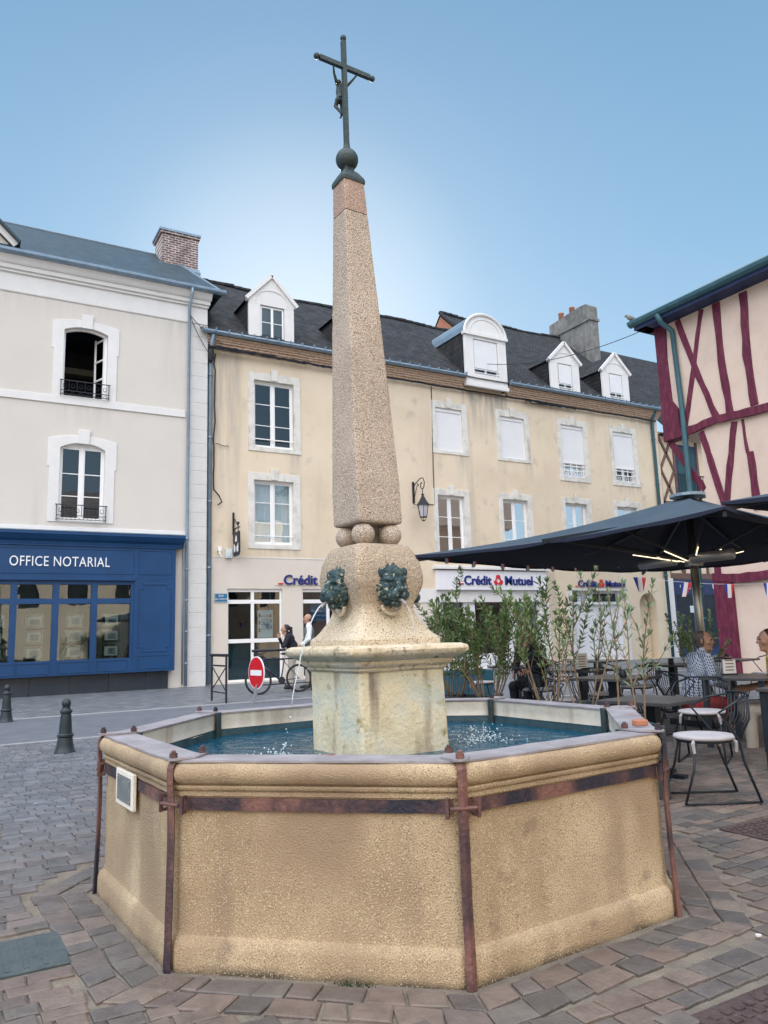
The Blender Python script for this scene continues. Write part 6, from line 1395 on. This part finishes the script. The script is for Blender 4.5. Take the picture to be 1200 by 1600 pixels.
def oleander(c, z0, h, spread, stems, seed, leafm, label, leaf=.105, bare=.35, wh=4, step=.050, name='oleander', fork=True, barkm='bark', lw=.010, up_=.75, r0=.011):
    t = thing(name, label, 'shrub', (c[0], c[1], z0)); r_ = random.Random(seed); tb = mb(); tb.smooth = True; lf = mb(); V = Vector
    def leafp(p, d, L):
        d = d.normalized(); s_ = d.cross(V((0, 0, 1)));
        if s_.length < .05: s_ = V((1, 0, 0))
        s_.normalize(); s_ = (s_+d.cross(s_)*r_.uniform(-.8, .8)).normalized(); w_ = lw*r_.uniform(.8, 1.25); m1 = p+d*L*.35; m2 = p+d*L*.7; tip = p+d*L+V((0, 0, -L*.10)); dn = V((0, 0, -.004))
        lf.add([p, m1+s_*w_, m2+s_*w_*.8, tip, m2-s_*w_*.8, m1-s_*w_, m1+dn, m2+dn], [(0, 1, 6), (1, 2, 7, 6), (2, 3, 7), (0, 6, 5), (6, 7, 4, 5), (7, 3, 4)])
    def shoot(p, d, L, rad, lev):
        n = 9; pts = [p]; dd = d.normalized(); q = p.copy()
        for i in range(n): dd = (dd+V((r_.uniform(-.10, .10), r_.uniform(-.10, .10), .045))).normalized(); q = q+dd*L/n; pts.append(q.copy())
        tb.tube(pts, [rad*(1-.65*i/n) for i in range(n+1)], 6)
        s0 = bare if lev == 0 else .12; dist = s0*L; tot = 0
        for i in range(n):
            a, b = pts[i], pts[i+1]; seg = (b-a).length
            while dist < tot+seg:
                if dist >= s0*L:
                    pp = a.lerp(b, (dist-tot)/seg); ax_ = (b-a).normalized(); ph = r_.uniform(0, 6.28); u = ax_.orthogonal().normalized(); v = ax_.cross(u); k = dist/L
                    if r_.random() < .45+.6*k:
                        for j in range(wh):
                            an = ph+2*math.pi*j/wh+r_.uniform(-.3, .3); o_ = u*math.cos(an)+v*math.sin(an); leafp(pp, ax_*(up_+.5*k+r_.uniform(-.25, .25))+o_*.75, leaf*r_.uniform(.7, 1.2)*(1-.3*(k > .93)))
                dist += step*r_.uniform(.7, 1.3)
            tot += seg
        for j in range(5): an = j*1.26; u = dd.orthogonal().normalized(); v = dd.cross(u); leafp(pts[-1], dd*1.3+(u*math.cos(an)+v*math.sin(an))*.5, leaf*.8)
        if lev < 2 and fork:
            for _ in range(2 if lev == 0 else (1 if r_.random() < .5 else 0)):
                i = r_.randint(3, 7); an = r_.uniform(0, 6.28); u = dd.orthogonal().normalized(); v = dd.cross(u); shoot(pts[i], dd*.9+(u*math.cos(an)+v*math.sin(an))*.55, L*r_.uniform(.32, .5), rad*.6, lev+1)
    for i in range(stems):
        a = 2*math.pi*i/stems+r_.uniform(-.4, .4); tilt = spread*r_.uniform(.25, 1.0); d = V((math.cos(a)*tilt, math.sin(a)*tilt, 1)); L = h*r_.uniform(.78, 1.05)/max(.8, d.normalized().z)*(1 if i else 1)
        shoot(V((c[0]+math.cos(a)*.07*min(stems, 3)/2, c[1]+math.sin(a)*.12, z0-.05)), d, L, r0*r_.uniform(.8, 1.15), 0)
    tb.build('stems', barkm, t); lf.build('foliage', leafm, t)
    return t
oleander((4.98, 4.62), .5, 1.28, .14, 3, 21, 'leaf_olive', 'slim oleander rising beside the basin corner, tallest on the right', bare=.34, leaf=.095, step=.085, wh=3, lw=.010)
oleander((5.60, 5.80), .5, 1.18, .42, 4, 34, 'leaf_olive', 'low forked oleander with pale bare stems behind the basin', bare=.45, leaf=.095, step=.09, wh=3, lw=.009)
oleander((5.98, 6.75), .5, 1.20, .50, 9, 5, 'leaf', 'wide leafy oleander with many slanting stems, front of the row', bare=.46, leaf=.10, step=.06, wh=4, up_=.55, r0=.009)
oleander((5.92, 7.80), .5, 1.18, .62, 21, 9, 'leaf', 'big bright green oleander left in the row beside the pedestal', bare=.30, leaf=.10, step=.052, wh=4, up_=.5, r0=.009)
oleander((6.05, 8.75), .5, 1.10, .50, 14, 17, 'leaf', 'dense green oleander at the far end of the row', bare=.28, leaf=.095, step=.055, wh=4, up_=.5, r0=.008)
oleander((8.3, 11.9), .5, 1.25, .30, 5, 71, 'leaf_olive', 'thin nearly bare shrub in the teal planter', bare=.6, leaf=.06, step=.16, wh=2, barkm='bark_dark', r0=.008)
oleander((11.9, 9.4), 0, 1.55, .22, 5, 77, 'leaf', 'small dark potted shrub behind the head of the checked-shirt man', bare=.45, leaf=.11)
pt_ = thing('flower_pot', 'dark round pot under the small shrub behind the checked-shirt man', 'pot', (11.9, 9.4, 0)); m = mb(); m.lathe([(.16, .012), (.22, .35), (.24, .36), (.24, .42), (.21, .42), (.20, .36)], (11.9, 9.4), 18); m.build('pot', 'planter_grey', pt_); m = mb(); m.lathe([(.20, .38), (.20, .385)], (11.9, 9.4), 18); m.build('soil', 'soil', pt_)
# bunting
def bunting(a, b, n, size, label, sag=.12):
    a, b = Vector(a), Vector(b); t = thing('bunting', label, 'bunting', tuple(a)); m = mb(); P = lambda u: a.lerp(b, u)-Vector((0, 0, sag*4*u*(1-u))); m.tube([P(i/20) for i in range(21)], .004, 4); m.build('string', 'flag_white', t)
    for i in range(n):
        u = (i+.5)/n; c = P(u); d = (b-a).normalized(); r_ = random.Random(i); lean = Vector((r_.uniform(-.25, .25), r_.uniform(-.25, .25), -1)).normalized(); k = mb()
        for j in range(3):
            k.m = j; x0, x1 = -size/2+size*j/3, -size/2+size*(j+1)/3; h0, h1 = size*1.25*(1-abs(x0)*2/size), size*1.25*(1-abs(x1)*2/size)
            vs = [c+d*x0, c+d*x1, c+d*x1+lean*h1, c+d*x0+lean*h0]; off = Vector((d.y, -d.x, 0))*.004
            k.add(vs+[v+off for v in vs], [(0, 1, 2, 3), (7, 6, 5, 4)])
        k.build('flag', ['flag_blue', 'flag_white', 'flag_red'], t)
bunting((5.9, 8.95, 2.44), (10.4, 9.5, 2.50), 8, .15, 'blue white red pennants strung along the far edge of the large parasol')
bunting((10.6, 10.0, 2.30), (16.9, 9.9, 2.30), 5, .34, 'tricolour pennants hanging across the pink wall at the right', sag=.18)
# brick chip on the rim
bc = mb(); z = .823; CX, CY = 3.005, 2.74; bc.prism([(CX-.03, CY+.0), (CX+.03, CY-.02), (CX+.045, CY+.02), (CX+.02, CY+.05), (CX-.025, CY+.04)], 'z', z, z+.03); tag(bc.build('brick_chip', 'terracotta', bevel=.006), 'broken terracotta chip lying on the right corner of the rim', 'brick chip')

for x, y, lab in ((3.02, 2.22, 'white paper scrap on the setts in front of the right basin panel'), (4.15, 2.9, 'tiny white scrap on the setts near the right iron post')):
    k = mb(); r_ = random.Random(int(x*10)); k.prism([(x+.016*math.cos(a)*r_.uniform(.6, 1.2), y+.012*math.sin(a)*r_.uniform(.6, 1.2)) for a in (0, 1.1, 2.2, 3.3, 4.5, 5.4)], 'z', .015, .021); tag(k.build('paper_scrap', 'menu_card'), lab, 'litter')
for i, (k_, u, lab) in enumerate(((1, .30, 'tuft of weeds at the foot of the front basin panel'),)):
    an = R(A0+22.5+45*k_); n_ = Vector((math.cos(an), math.sin(an), 0)); t_ = Vector((-n_.y, n_.x, 0)); c = Vector((FC.x, FC.y, .0))+n_*(AP+.045)+t_*(u*AP*T22); k = mb(); r_ = random.Random(i)
    for _ in range(45):
        p = c+t_*r_.gauss(0, .04)+n_*r_.uniform(-.005, .02); d = Vector((r_.uniform(-1, 1), r_.uniform(-1, 1), 1.2)).normalized(); L = r_.uniform(.010, .028); s_ = d.cross(n_).normalized()*.002; k.quad(p-s_, p+s_, p+d*L+s_*.3, p+d*L-s_*.3)
    tag(k.build('weeds', 'moss'), lab, 'weeds')
